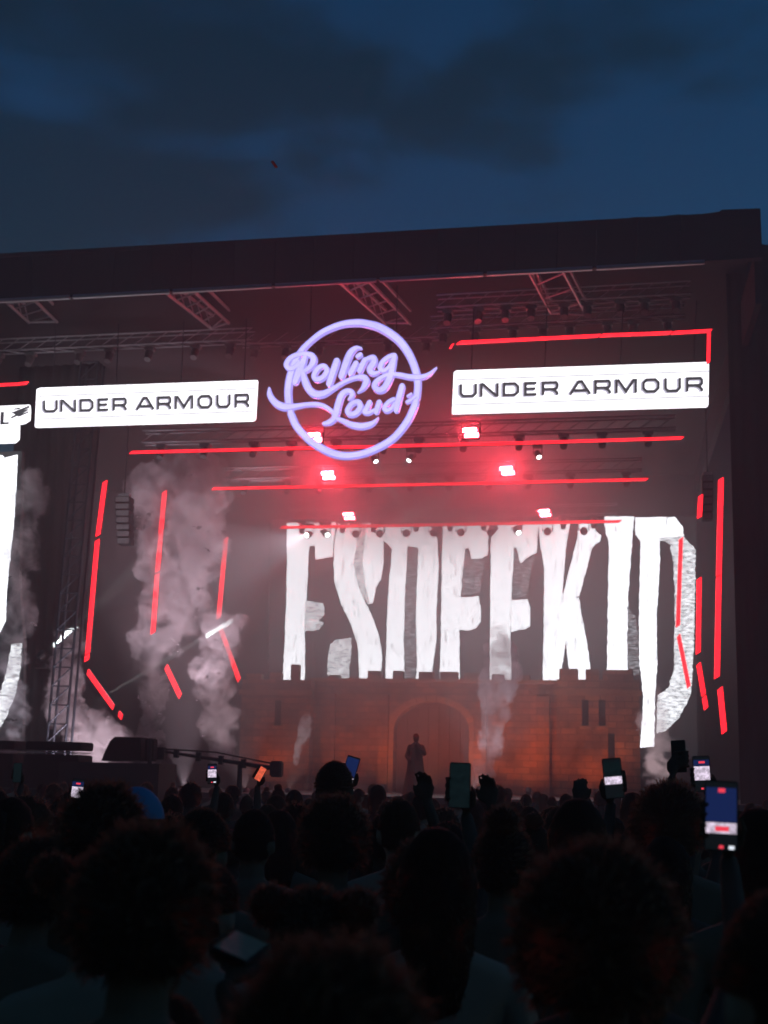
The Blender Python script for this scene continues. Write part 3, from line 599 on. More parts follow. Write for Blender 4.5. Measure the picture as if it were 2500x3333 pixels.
# ------------------------------------------------------------ smoke
def smoke_mat(name, dens, scale, lo, hi, col=(.94, .92, .95)):
    m = bpy.data.materials.new(name); m.use_nodes = True; t = m.node_tree; t.nodes.clear()
    c = N(t, 'ShaderNodeTexCoord'); n = N(t, 'ShaderNodeTexNoise', i_Scale=scale, i_Detail=5, i_Roughness=.62, i_Distortion=1.1); L(t, c.outputs['Object'], n.inputs[0])
    r = N(t, 'ShaderNodeMapRange'); L(t, n.outputs[0], r.inputs[0]); r.inputs[1].default_value = lo; r.inputs[2].default_value = hi; r.inputs[3].default_value = dens * .015; r.inputs[4].default_value = dens
    p = N(t, 'ShaderNodeVolumePrincipled'); p.inputs['Color'].default_value = (*col, 1); p.inputs['Anisotropy'].default_value = .1; L(t, r.outputs[0], p.inputs['Density'])
    o = N(t, 'ShaderNodeOutputMaterial'); L(t, p.outputs[0], o.inputs['Volume']); m.cycles.volume_step_rate = .25; M[name] = m
smoke_mat('smoke_thick', 2.9, 1.25, .42, .66); smoke_mat('smoke_mid', 2.4, 1.5, .41, .65); smoke_mat('smoke_thin', 1.5, 1.3, .44, .66); smoke_mat('smoke_jet', 4, 2.6, .40, .6)
def fog(name, dens, loc, scale, label, inner=.05, aniso=.2):
    fm = bpy.data.materials.new(name + '_air'); fm.use_nodes = True; t = fm.node_tree; t.nodes.clear()
    c = N(t, 'ShaderNodeTexCoord'); vl_ = N(t, 'ShaderNodeVectorMath', operation='LENGTH'); L(t, c.outputs['Object'], vl_.inputs[0])
    fall = N(t, 'ShaderNodeMapRange', interpolation_type='SMOOTHSTEP'); L(t, vl_.outputs['Value'], fall.inputs[0]); fall.inputs[1].default_value = inner; fall.inputs[2].default_value = .98; fall.inputs[3].default_value = dens; fall.inputs[4].default_value = 0
    pv = N(t, 'ShaderNodeVolumePrincipled'); pv.inputs['Color'].default_value = (.94, .92, .95, 1); pv.inputs['Anisotropy'].default_value = aniso; L(t, fall.outputs[0], pv.inputs['Density'])
    mo = N(t, 'ShaderNodeOutputMaterial'); L(t, pv.outputs[0], mo.inputs['Volume'])
    bm = bmesh.new(); bmesh.ops.create_icosphere(bm, subdivisions=4, radius=1)
    fg = obj(name, bm, fm, smooth=True); fg.location = loc; fg.scale = scale
    tag(fg, label, 'fog', kind='stuff')
fog('fog_cloud', .25, pix(1400, 1530, 46.5), (8.2, 7.5, 4.2), 'soft fog cloud glowing red round the strobes under the roof')
fog('stage_fog', .058, pix(1240, 1780, 49.5), (17, 12.2, 12.0), 'thin grey fog filling the whole stage under the roof', .3, .3)
TMP = bpy.data.scenes.new('workshop')          # empty side scene, so that each remesh evaluates one object only
def remesh(bm, voxel, smooth=0):
    me = bpy.data.meshes.new('tmp'); bm.to_mesh(me); bm.free(); o = bpy.data.objects.new('tmp', me); TMP.collection.objects.link(o)
    md = o.modifiers.new('r', 'REMESH'); md.mode = 'VOXEL'; md.voxel_size = voxel
    if smooth: sm = o.modifiers.new('s', 'SMOOTH'); sm.iterations = smooth; sm.factor = .5
    vl = TMP.view_layers[0]; vl.update(); r = bpy.data.meshes.new_from_object(o.evaluated_get(vl.depsgraph)); bpy.data.objects.remove(o); bpy.data.meshes.remove(me); return r
def plume(label, path, Y, matname, jit=.5, seed=1, puffs=3, amp=1.0):
    rg = random.Random(seed); bm = bmesh.new(); s_ = 1 / ppm(Y); rmin = min(p[2] for p in path) * s_
    for x, y, r_ in catmull(path, 5):
        for k in range(puffs):
            rr = r_ * s_ * rg.uniform(.5, .88); c_ = pix(x + rg.uniform(-jit, jit) * r_, y + rg.uniform(-jit, jit) * r_, Y) + Vector((0, rg.uniform(-jit, jit) * r_ * s_, 0))
            bmesh.ops.create_icosphere(bm, subdivisions=2, radius=rr, matrix=Matrix.Translation(c_))
    me = remesh(bm, max(.05, min(.085, rmin * .3)), 1)
    nrm = [v_.normal.copy() for v_ in me.vertices]
    for v_, n_ in zip(me.vertices, nrm):
        p_ = v_.co.copy()
        v_.co = p_ + n_ * (.30 * noise.noise(p_ * 1.6) + .20 * abs(noise.noise(p_ * 3.6)) + .12 * noise.noise(p_ * 8) + .05 * noise.noise(p_ * 17)) * min(1.0, max(.3, amp))
    return tag(obj('smoke_plume', me, M[matname], smooth=True), label, 'smoke', 'smoke plumes shot up from the stage')
plume('tallest pale smoke plume rising behind two red strips at left', [(478, 2490, 16), (488, 2380, 26), (498, 2260, 34), (505, 2150, 48), (520, 2060, 66), (545, 1960, 84), (568, 1860, 98), (580, 1760, 106), (590, 1680, 116), (590, 1620, 108), (630, 1575, 76), (690, 1548, 48)], 46.3, 'smoke_thick', .68, 3, 5, 1.15)
plume('low spreading smoke plume at the foot of the left wing', [(400, 2470, 40), (330, 2430, 62), (260, 2380, 66), (215, 2300, 55), (210, 2210, 50), (222, 2130, 42), (228, 2075, 26)], 41.6, 'smoke_mid', .65, 5, 4)
plume('slim smoke plume between tallest plume and castle', [(705, 2480, 24), (712, 2380, 36), (706, 2270, 44), (700, 2160, 46), (712, 2080, 46), (735, 2030, 40)], 45.0, 'smoke_mid', .75, 8, 5, 1.0)
plume('small wisp of smoke in front of left castle tower', [(965, 2485, 9), (972, 2435, 14), (990, 2385, 20), (1000, 2335, 18)], 46, 'smoke_jet', .4, 9, 3, .3)
plume('pink smoke jet before the third E and the castle', [(1572, 2540, 22), (1590, 2440, 34), (1600, 2350, 40), (1612, 2270, 48), (1622, 2200, 52), (1632, 2120, 44), (1640, 2070, 26)], 47, 'smoke_mid', .65, 12, 4, .7)
plume('faint smoke jet in front of the stem of letter D', [(2150, 2560, 40), (2140, 2460, 44), (2128, 2360, 42), (2118, 2270, 34), (2112, 2215, 22)], 46, 'smoke_thin', .4, 14)
plume('ragged smoke drifting past the side screen at far left', [(20, 2390, 60), (30, 2200, 52), (45, 2050, 50), (60, 1900, 52), (75, 1750, 52), (85, 1620, 54), (95, 1570, 34)], 38.2, 'smoke_thin', .55, 17)

# ------------------------------------------------------------ dark gear at the foot of the stage, left
mat('trim', (.5, .5, .52), .4, .6)
def cab(x0, y0, x1, y1, Y, dep, name, parent, m_='speaker_black', bev=.02):
    a, b_ = pix(x0, y0, Y), pix(x1, y1, Y); return obj(name, mbox((a.x, Y, b_.z), (b_.x, Y + dep, a.z), bev), M[m_], parent)
Yg = 30.0
def sub_stack(label, x0, x1, ytop):
    b_ = pix((x0 + x1) / 2, 2500, Yg); T = thing('speaker_stack', label, 'speaker', (b_.x, Yg, 0), 'low black speaker stacks before the stage')
    c1 = cab(x0, ytop, x1, ytop + 31, Yg, .8, 'top_cabinet', T); a, e = pix(x0 + 3, ytop + 34, Yg), pix(x1 - 3, ytop + 39, Yg)
    obj('metal_edge', mbox((a.x, Yg - .03, e.z), (e.x, Yg + .7, a.z)), M['trim'], T)
    zz0 = pix(x0, ytop + 42, Yg).z; xa, xb = pix(x0 - 4, ytop, Yg).x, pix(x1 - 3, ytop, Yg).x
    for i in range(3):
        z_1 = zz0 * (3 - i) / 3; z_0 = zz0 * (2 - i) / 3 + .02
        c_ = obj('cabinet', mbox((xa, Yg, z_0), (xb, Yg + .9, z_1), .02), M['speaker_black'], T); obj('grille', mbox((xa + .06, Yg - .03, z_0 + .05), (xb - .06, Yg - .02, z_1 - .05)), M['rubber'], c_)
sub_stack('black speaker stack with pale edge left of smoke at stage foot', 84, 262, 2412)
sub_stack('black speaker stack cut by the left picture edge', -110, 48, 2408)
T = thing('stage_monitor', 'large black wedge-shaped cabinet beside speaker stack', 'speaker', (pix(420, 2500, Yg).x, Yg, 0))
P = [(330, 2476), (342, 2444), (358, 2412), (374, 2398), (458, 2400), (460, 2476)]
obj('wedge_cabinet', prism(bmesh.new(), [pix(x, y, Yg) for x, y in P], (0, .9, 0)), M['speaker_black'], T)
obj('post', mtube([pix(486, 2530, Yg), pix(488, 2404, Yg)], .05, 8), M['black_steel'], T); cab(472, 2404, 497, 2478, Yg + .1, .3, 'side_case', T)
a, e = pix(200, 2478, Yg), pix(520, 2540, Yg); obj('riser', mbox((a.x, Yg - .1, 0), (e.x, Yg + 1.2, a.z - .01)), M['black_steel'], T)
T = thing('camera_crane', 'long dark camera crane arm sloping down to the right', 'crane', (pix(700, 2560, 31).x, 31, 0))
a, e = pix(520, 2444, 31), pix(885, 2500, 31)
obj('arm', mtube([a, e], [.03, .055], 8), M['black_steel'], T); obj('guy_rod', mtube([a + Vector((0, 0, .05)), a.lerp(e, .5) + Vector((0, 0, .16)), e + Vector((0, 0, .1))], .018, 5), M['black_steel'], T)
for f in (.15, .35, .55, .75): obj('clamp', mbox(a.lerp(e, f) - Vector((.05, .06, .1)), a.lerp(e, f) + Vector((.05, .06, .1))), M['black_steel'], T)
obj('camera_head', mbox(a - Vector((.12, .12, .2)), a + Vector((.14, .15, .08)), .02), M['black_steel'], T)
obj('counterweight', mbox(e - Vector((.02, .15, .2)), e + Vector((.24, .15, .16)), .03), M['black_steel'], T); obj('pedestal', mtube([(a.lerp(e, .72).x, 31, 0), a.lerp(e, .72)], [.1, .05], 10), M['black_steel'], T)
# small curl of paper in the sky
p = pix(893, 535, 16); bm = bmesh.new(); rows = []
for i in range(9):
    f = i / 8 - .5; c_ = p + Vector((f * .075, .02 * math.sin(f * 7), -f * .10)); rows.append([bm.verts.new(c_ + Vector((.013, .008 * math.sin(i), .011))), bm.verts.new(c_ - Vector((.013, .008 * math.sin(i), .011)))])
for a, e in zip(rows, rows[1:]): bm.faces.new((a[0], a[1], e[1], e[0]))
mat('confetti', (.85, .22, .14), .5, var=.3)
t = M['confetti'].node_tree; tr = N(t, 'ShaderNodeBsdfTranslucent'); tr.inputs[0].default_value = (.9, .2, .12, 1); ms = N(t, 'ShaderNodeMixShader'); ms.inputs[0].default_value = .6   # thin paper, light shines through
L(t, t.nodes['Principled BSDF'].outputs[0], ms.inputs[1]); L(t, tr.outputs[0], ms.inputs[2]); L(t, ms.outputs[0], t.nodes['Material Output'].inputs['Surface'])
tag(obj('confetti_strip', bm, M['confetti']), 'small red curl of confetti floating alone in the sky', 'confetti').modifiers.new('t', 'SOLIDIFY').thickness = .002

# ------------------------------------------------------------ people
SKIN = [mat('skin_%d' % i, c_, .7, var=.12, scale=20) for i, c_ in enumerate(((.42, .25, .17), (.24, .13, .08), (.11, .055, .035)))]
TOPS = {k: mat('shirt_' + k, c_, .85, var=.2, scale=30, bump=.2) for k, c_ in dict(black=(.009, .0085, .0085), grey=(.028, .028, .028), navy=(.015, .03, .085), blue=(.05, .10, .22), olive=(.05, .06, .025), robe=(.008, .007, .008), white=(.2, .2, .21), red=(.22, .02, .02)).items()}
TRO = mat('trousers', (.02, .022, .03), .9, var=.3, scale=20)
HAIR = [mat('hair_%d' % i, c_, .7, var=.35, scale=40) for i, c_ in enumerate(((.012, .009, .007), (.03, .018, .01), (.06, .035, .018)))]
for m_ in HAIR:                                  # hair lets some light through from behind
    t = m_.node_tree; b = t.nodes['Principled BSDF']; o_ = t.nodes['Material Output']; tr = N(t, 'ShaderNodeBsdfTranslucent'); tr.inputs[0].default_value = (.55, .28, .17, 1); ms = N(t, 'ShaderNodeMixShader'); ms.inputs[0].default_value = .5
    L(t, b.outputs[0], ms.inputs[1]); L(t, tr.outputs[0], ms.inputs[2]); L(t, ms.outputs[0], o_.inputs['Surface'])
def ball(bm, c_, r_, s_=(1, 1, 1), sub=2):
    bmesh.ops.create_icosphere(bm, subdivisions=sub, radius=r_, matrix=Matrix.Translation(c_) @ Matrix.Diagonal((*s_, 1)))
def limb(bm, p0, a0, p1, a1):
    q_ = bmesh.new(); ball(q_, p0, a0, sub=1); ball(q_, p1, a1, sub=1)
    r_ = bmesh.ops.convex_hull(q_, input=q_.verts); bmesh.ops.delete(q_, geom=[g for g in r_['geom_interior'] if isinstance(g, bmesh.types.BMVert)], context='VERTS')
    me = bpy.data.meshes.new('l'); q_.to_mesh(me); q_.free(); bm.from_mesh(me); bpy.data.meshes.remove(me)
def chain(bm, pts, rs_):
    for i in range(len(pts) - 1): limb(bm, Vector(pts[i]), rs_[i], Vector(pts[i + 1]), rs_[i + 1])
def hull_pts(bm, balls):
    q_ = bmesh.new()
    for c_, r_, s_ in balls: ball(q_, c_, r_, s_, 2)
    r_ = bmesh.ops.convex_hull(q_, input=q_.verts); bmesh.ops.delete(q_, geom=[g for g in r_['geom_interior'] if isinstance(g, bmesh.types.BMVert)], context='VERTS')
    me = bpy.data.meshes.new('l'); q_.to_mesh(me); q_.free(); bm.from_mesh(me); bpy.data.meshes.remove(me)
HZ = 1.63                                        # middle of the head of the 1.75 m figure; it faces +Y (the stage)
def trunk(bm, wide=1.0):
    V = Vector
    ball(bm, V((0, .005, HZ + .01)), .1, (.76, .95, 1.13), 3); limb(bm, V((0, .045, HZ - .06)), .055, V((0, .06, HZ - .085)), .04)   # skull, jaw
    limb(bm, V((0, .1, HZ + .0)), .012, V((0, .112, HZ - .025)), .016)                                                              # nose
    for sx in (-1, 1): ball(bm, V((sx * .079, -.005, HZ - .01)), .03, (.35, .7, 1.1)); limb(bm, V((sx * .02, .095, HZ - .058)), .01, V((0, .1, HZ - .058)), .011)
    limb(bm, V((0, -.01, HZ - .06)), .054, V((0, -.02, 1.44)), .062)
    hull_pts(bm, [(V((sx * .165 * wide, -.02, 1.40)), .055, (1, 1, 1)) for sx in (-1, 1)] + [(V((0, -.03, 1.46)), .06, (1.3, 1, .8)), (V((0, -.01, 1.28)), .13, (1.2 * wide, .85, 1))])
    hull_pts(bm, [(V((0, -.01, 1.28)), .13, (1.2 * wide, .85, 1)), (V((0, 0, 1.05)), .12, (1.12 * wide, .85, 1)), (V((0, -.01, .93)), .13, (1.2 * wide, .9, .8))])
    for sx in (-1, 1): chain(bm, [(sx * .09, 0, .92), (sx * .1, .015, .5), (sx * .1, -.02, .09)], [.095, .062, .045]); chain(bm, [(sx * .1, -.04, .045), (sx * .12, .14, .035)], [.045, .035])
def relaxed_arm(bm, sx, swing=.05):
    chain(bm, [(sx * .19, -.02, 1.39), (sx * .25, -.03, 1.12), (sx * .25, .07 + swing, .90)], [.055, .042, .03])
    hand_open(bm, Vector((sx * .25, .08 + swing, .89)), Vector((0, .25, -1)).normalized(), sx, .35)
def hand_open(bm, wpos, d, sx, curl=.2, side=None):
    d = d.normalized(); side = (side or Vector((0, -1, 0)).cross(d)).normalized(); nrm = d.cross(side).normalized()
    hull_pts(bm, [(wpos + d * .01, .02, (1, 1, 1)), (wpos + d * .085 + side * .03, .014, (1, 1, 1)), (wpos + d * .08 - side * .03, .014, (1, 1, 1))])
    for i, ln in enumerate((.07, .08, .075, .058)):
        b_ = wpos + d * .085 + side * (.03 - .02 * i); e1 = b_ + (d + nrm * curl * .6 + side * (.12 - .08 * i)).normalized() * ln * .5; e2 = e1 + (d + nrm * curl * 1.8).normalized() * ln * .5
        chain(bm, [b_, e1, e2], [.0098, .009, .0075])
    t0 = wpos + d * .03 + side * .02; chain(bm, [t0, t0 + (d * .5 + side).normalized() * .04, t0 + (d + side * .7).normalized() * .075], [.013, .011, .009])
def hand_grip(bm, fr, sx):
    """fingers closed round a phone; fr maps phone space (x right, y away, z up) to the figure"""
    hull_pts(bm, [(fr @ Vector((sx * .02, .035, -.075)), .02, (1, 1, 1)), (fr @ Vector((sx * .012, .028, -.02)), .014, (1, 1, 1)), (fr @ Vector((sx * .042, .022, -.03)), .014, (1, 1, 1)), (fr @ Vector((sx * .045, .02, -.06)), .015, (1, 1, 1))])
    for i in range(4):
        z_ = -.055 + .024 * i
        chain(bm, [fr @ Vector(q_) for q_ in ((sx * .015, .026, z_), (-sx * .036, .02, z_ + .004), (-sx * .047, .0, z_ + .006), (-sx * (.036 - .003 * abs(i - 1.5)), -.013, z_ + .008))], [.0105, .0098, .009, .0078])
    chain(bm, [fr @ Vector(q_) for q_ in ((sx * .044, .02, -.055), (sx * .052, .0, -.03), (sx * .043, -.013, -.004))], [.014, .012, .009])
def mats_for(me, hand_pts=()):
    """material slots: skin, top, trousers, by where the faces lie on the 1.75 m figure"""
    for p_ in me.polygons:
        c_ = p_.center; r_ = math.hypot(c_.x, c_.y); p_.use_smooth = True; k_ = 1
        if c_.z > 1.475 and abs(c_.x) < .115 and r_ < .2: k_ = 0
        elif c_.z < .93 and abs(c_.x) < .2: k_ = 2
        elif c_.z < .98 and abs(c_.x) >= .2: k_ = 0
        for h_, rad in hand_pts:
            if (c_ - h_).length < rad: k_ = 0
        p_.material_index = k_
def finish(me):
    me.materials.clear()
    for m_ in (SKIN[0], TOPS['black'], TRO): me.materials.append(m_)
    return me
def base_body(voxel, wide, swing):
    bm = bmesh.new(); trunk(bm, wide)
    for sx in (-1, 1): relaxed_arm(bm, sx, swing * sx)
    me = remesh(bm, voxel, 2); mats_for(me); return finish(me)
BODY_N = [base_body(.0105, 1.0, .05), base_body(.0105, 1.12, -.03), base_body(.0105, .9, .02)]
BODY_F = [base_body(.02, 1.0, .05), base_body(.02, 1.12, -.04), base_body(.02, .88, .0)]
def hair_mesh(kind, ns, seed):
    rg = random.Random(seed); bm = bmesh.new(); C = Vector((0, .002, HZ + .012)); Rx, Ry, Rz = .08, .1, .119
    off, nz, ln = dict(short=(.008, .004, .012), crop=(.004, .002, .006), curly=(.028, .014, .028), afro=(.055, .012, .03), long=(.016, .006, .02), bun=(.012, .004, .02), buns=(.012, .004, .02), tail=(.010, .004, .015))[kind]
    bmesh.ops.create_icosphere(bm, subdivisions=4, radius=1)
    for v_ in list(bm.verts):
        d = v_.co.normalized(); face = d.y > .35 and d.z < .45 - .0 * d.y
        low = d.z < (-.62 if kind != 'long' else -1.1) or (d.y > .02 and d.z < -.1 and kind != 'long') or (abs(d.x) > .8 and d.z < -.1 and kind in ('short', 'crop', 'bun', 'buns', 'tail'))
        if face or low: bm.verts.remove(v_); continue
        o_ = off * (1 if d.z > -.2 else max(.3, 1 + (d.z + .2) * 1.4)) + nz * (noise.noise(d * 5 + Vector((seed, 0, 0))) + .6 * noise.noise(d * 12))
        p_ = Vector((d.x * (Rx + o_), d.y * (Ry + o_), d.z * (Rz + o_ * .9)))
        if kind == 'long' and d.z < 0 and d.y < .25:
            hk = min(3.2, 1 / max(.2, math.sqrt(1 - d.z * d.z)) ** .8)
            p_ = Vector((p_.x * hk * (1 + .1 * -d.z), min(p_.y * hk, -.03) - .015 * -d.z - .02, p_.z * (1 + 1.9 * -d.z) + .05 * noise.noise(d * 9) * -d.z))
        v_.co = C + p_
    if kind == 'bun': ball(bm, C + Vector((0, -.06, .14)), .05, (1, 1, .85), 3)
    if kind == 'buns':
        for sx in (-1, 1): ball(bm, C + Vector((sx * .105, -.01, .085)), .048, (1, 1, .95), 3)
    if kind == 'tail': chain(bm, [C + Vector((0, -.11, .06)), C + Vector((0, -.16, .02)), C + Vector((0, -.17, -.12)), C + Vector((0, -.14, -.24))], [.022, .034, .032, .012])
    bm.normal_update(); fs = [f for f in bm.faces]; ws = [f.calc_area() for f in fs]
    pts = [(f.calc_center_median(), f.normal.copy()) for f in rg.choices(fs, ws, k=ns)]
    sc_ = 1.0 if ns > 700 else 1.8
    for c_, n_ in pts:                            # loose strands and curls standing off the mass
        t_ = n_.orthogonal().normalized(); t_.rotate(Matrix.Rotation(rg.uniform(0, 6.28), 3, n_)); l_ = ln * rg.uniform(.5, 1.3); w_ = .0011 * sc_ * rg.uniform(.8, 1.6)
        if kind in ('long', 'tail'): g_ = Vector((0, 0, -1)); n2 = (n_ * .35 + g_ * .8).normalized()
        else: n2 = n_
        side = n2.cross(t_).normalized() * w_; p0 = c_ - n_ * .002; p1 = p0 + n2 * l_ * .6 + t_ * l_ * .25; p2 = p0 + n2 * l_ * .85 + t_ * l_ * (.75 if kind in ('curly', 'afro') else .4)
        a_, b_, c2, d2 = bm.verts.new(p0 - side), bm.verts.new(p0 + side), bm.verts.new(p1 + side), bm.verts.new(p1 - side); e_ = bm.verts.new(p2)
        bm.faces.new((a_, b_, c2, d2)); bm.faces.new((d2, c2, e_))
    me = bpy.data.meshes.new('hair'); bm.to_mesh(me); bm.free()
    for p_ in me.polygons: p_.use_smooth = True
    me.materials.append(HAIR[0]); return me
def cap_mesh():
    bm = bmesh.new(); C = Vector((0, .0, HZ + .02)); bmesh.ops.create_icosphere(bm, subdivisions=4, radius=1)
    for v_ in list(bm.verts):
        d = v_.co
        if d.z < .08: bm.verts.remove(v_); continue
        v_.co = C + Vector((d.x * .094, d.y * .114, d.z * .125))
    P = [C + Vector((.085 * math.cos(a_), .07 + .11 * math.sin(a_), .012 - .02 * abs(math.cos(a_)))) for a_ in (math.pi * i / 12 for i in range(13))]; prism(bm, P, (0, 0, .006))
    me = bpy.data.meshes.new('cap'); bm.to_mesh(me); bm.free()
    for p_ in me.polygons: p_.use_smooth = True
    return me
KINDS = ['short', 'curly', 'afro', 'long', 'bun', 'buns', 'tail', 'crop']
HN = {k: hair_mesh(k, 2600, i + 2) for i, k in enumerate(KINDS)}; HF = {k: hair_mesh(k, 260, i + 20) for i, k in enumerate(KINDS)}
CAP = cap_mesh(); CAPM = mat('cap_blue', (.12, .25, .42), .8); CAPK = mat('cap_black', (.02, .02, .02), .8)
def setm(o, i, m_):
    s_ = o.material_slots[i]; s_.link = 'OBJECT'; s_.material = m_
def person(label, pos, height, body, hair, hmat=0, top_='black', skin=0, turn=0, group=None, hat=None, hname='hair'):
    T = thing('person', label, 'person', pos, group); T.scale = (height / 1.75,) * 3; T.rotation_euler = (0, 0, turn)
    b_ = bpy.data.objects.new('body', body); COL.objects.link(b_); b_.parent = T
    setm(b_, 0, SKIN[skin]); setm(b_, 1, TOPS[top_])
    if hair:
        h_ = bpy.data.objects.new('hair', hair); COL.objects.link(h_); h_.parent = T; setm(h_, 0, HAIR[hmat])
    if hat:
        h_ = bpy.data.objects.new('cap', CAP); COL.objects.link(h_); h_.parent = T
        if not CAP.materials: CAP.materials.append(CAPM)
        setm(h_, 0, hat)
    return T
HEXT = dict(short=.01, curly=.035, afro=.06, long=.016, bun=.06, buns=.035, tail=.012, crop=.005)
taken = []
def at_top(x, ytop, d, kind):
    """stand a figure where the top of its hair shows at pixel (x, ytop), d metres off"""
    p_ = pix(x, ytop, d); hh = (p_.z / (1.752 + HEXT[kind])) * 1.75
    taken.append((p_.x, d)); return Vector((p_.x, d, 0)), hh
NEAR = [  # label, x, y of hair top, distance, hair, hair colour, top, skin, turn, body
 ('nearest person, only the dark crown of head at bottom centre', 1085, 3085, 1.45, 'curly', 1, 'black', 1, .1, 0),
 ('person with thick curly hair in the left foreground', 490, 2698, 2.2, 'curly', 1, 'black', 1, -.1, 1),
 ('person with large round afro in the right foreground', 1940, 2752, 2.35, 'afro', 0, 'grey', 2, .15, 1),
 ('person in navy shirt cut by the bottom right corner', 2560, 2920, 1.9, 'short', 1, 'navy', 0, .2, 1),
 ('person with curly hair in front of the blue cap at left', 345, 2556, 3.9, 'curly', 0, 'black', 1, .0, 0),
 ('person with two hair buns at lower centre', 1028, 2868, 3.0, 'buns', 1, 'black', 0, -.1, 2),
 ('person in blue shirt with round dark hair left of centre', 1092, 2596, 4.6, 'curly', 0, 'blue', 1, .05, 0),
 ('long-haired person standing just right of the centre', 1423, 2702, 3.5, 'long', 0, 'black', 0, .2, 2),
 ('short person with messy hair at the far left', 128, 2735, 3.7, 'curly', 0, 'olive', 1, -.15, 0),
 ('person with cropped hair behind the curly head at left', 829, 2640, 5.4, 'crop', 0, 'black', 1, .1, 1),
 ('tall person whose round head rises against the castle', 1090, 2484, 7.2, 'short', 0, 'black', 2, 0, 0),
 ('person with wide dark hair left of the largest phone', 2177, 2548, 5.6, 'afro', 0, 'black', 1, -.1, 0),
 ('person with long hair behind the large afro', 1880, 2606, 4.9, 'long', 1, 'black', 0, .1, 2),
 ('person with hair in a bun behind the long-haired one', 1640, 2640, 4.4, 'bun', 0, 'grey', 1, .0, 2),
 ('person with ponytail near the left edge behind messy hair', 40, 2600, 5.2, 'tail', 1, 'black', 0, .1, 2),
 ('person with short hair between curly head and centre', 660, 2640, 4.3, 'short', 0, 'black', 1, -.05, 1),
 ('person with long hair at the right edge below the phone', 2470, 2640, 4.1, 'long', 0, 'black', 1, .1, 2),
 ('person with cropped hair in front of pink smoke jet', 1300, 2606, 5.6, 'crop', 1, 'olive', 0, .1, 0),
]
for lb, x, y, d, kd, hc, tp, sk, tn, bd in NEAR:
    ps, hh = at_top(x, y, d, kd); person(lb, ps, hh, BODY_N[bd], HN[kd], hc, tp, sk, tn)
ps, hh = at_top(448, 2572, 4.9, 'short'); person('person wearing a pale blue cap at left', ps, hh, BODY_N[0], None, 0, 'black', 1, .9, hat=CAPM)
# ---- phones and the people who hold them up
emat('phone_sky', (.08, .16, .75), .10); emat('phone_glow', (.95, .80, 1), 1.0, .45, 60, (1, 1, 1), .4, .6); emat('phone_red', (1, .06, .10), .9); emat('phone_white', (.85, .9, 1), 1.0)
emat('phone_dark', (.4, .5, .6), .01); emat('phone_teal', (.25, .55, .62), .018, .4, 50, (1, 1, 1), .35, .65); emat('phone_orange', (1, .16, .08), .9, .5, 50); mat('phone_case', (.012, .012, .014), .3)
def phone(label, c_, tilt, style, sc_=1.0, lean=0.0, rz=0.0):
    T = thing('smartphone', label, 'phone', c_, 'phones held up in the crowd')
    Rm = Matrix.Rotation(rz, 4, 'Z') @ Matrix.Rotation(tilt, 4, 'Y') @ Matrix.Rotation(lean, 4, 'X'); T.rotation_euler = Rm.to_euler(); W[T] = Vector((0, 0, 0))
    w_, h_ = .0375 * sc_, .078 * sc_
    obj('case', mbox((-w_, -.0045, -h_), (w_, .0045, h_), .003), M['phone_case'], T)
    def pane(nm, a, b_, m_, par, y_=-.0052): return obj(nm, mbox((a[0] * w_, y_, a[1] * h_), (b_[0] * w_, y_ + .0006, b_[1] * h_)), M[m_], par)
    s_ = pane('screen', (-.93, -.96), (.93, .96), {'teal': 'phone_teal', 'orange': 'phone_orange'}.get(style, 'phone_dark'), T)
    if style == 'video':
        pane('sky_picture', (-.9, -.18), (.9, .80), 'phone_sky', s_, -.0060); pane('stage_picture', (-.9, -.50), (.9, -.2), 'phone_glow', s_, -.0060)
        pane('red_picture', (-.35, -.44), (.45, -.30), 'phone_red', s_, -.0068); pane('status_light', (-.18, .66), (.22, .78), 'phone_red', s_, -.0068)
        pane('record_button', (-.12, -.93), (.14, -.84), 'phone_red', s_, -.0060); pane('mode_button', (.45, -.94), (.78, -.84), 'phone_white', s_, -.0060); pane('gallery_button', (-.75, -.92), (-.5, -.86), 'phone_teal', s_, -.0060)
    elif style == 'bright':
        pane('sky_picture', (-.9, .45), (.9, .78), 'phone_sky', s_, -.0060); pane('stage_picture', (-.9, -.35), (.9, .42), 'phone_glow', s_, -.0060)
        pane('red_picture', (-.3, .58), (.4, .7), 'phone_red', s_, -.0068); pane('record_button', (-.2, -.86), (.1, -.76), 'phone_red', s_, -.006); pane('mode_button', (.3, -.86), (.8, -.74), 'phone_white', s_, -.006)
    elif style == 'castle':
        pane('sky_picture', (-.9, .1), (.9, .8), 'phone_teal', s_, -.0060); pane('stage_picture', (-.9, -.3), (.9, .08), 'phone_glow', s_, -.0060); pane('mode_button', (.1, -.9), (.7, -.78), 'phone_teal', s_, -.006)
    elif style == 'blue':
        pane('sky_picture', (-.9, -.4), (.9, .9), 'phone_sky', s_, -.0060); pane('stage_picture', (-.6, -.8), (.9, -.45), 'phone_glow', s_, -.0060)
    return Rm
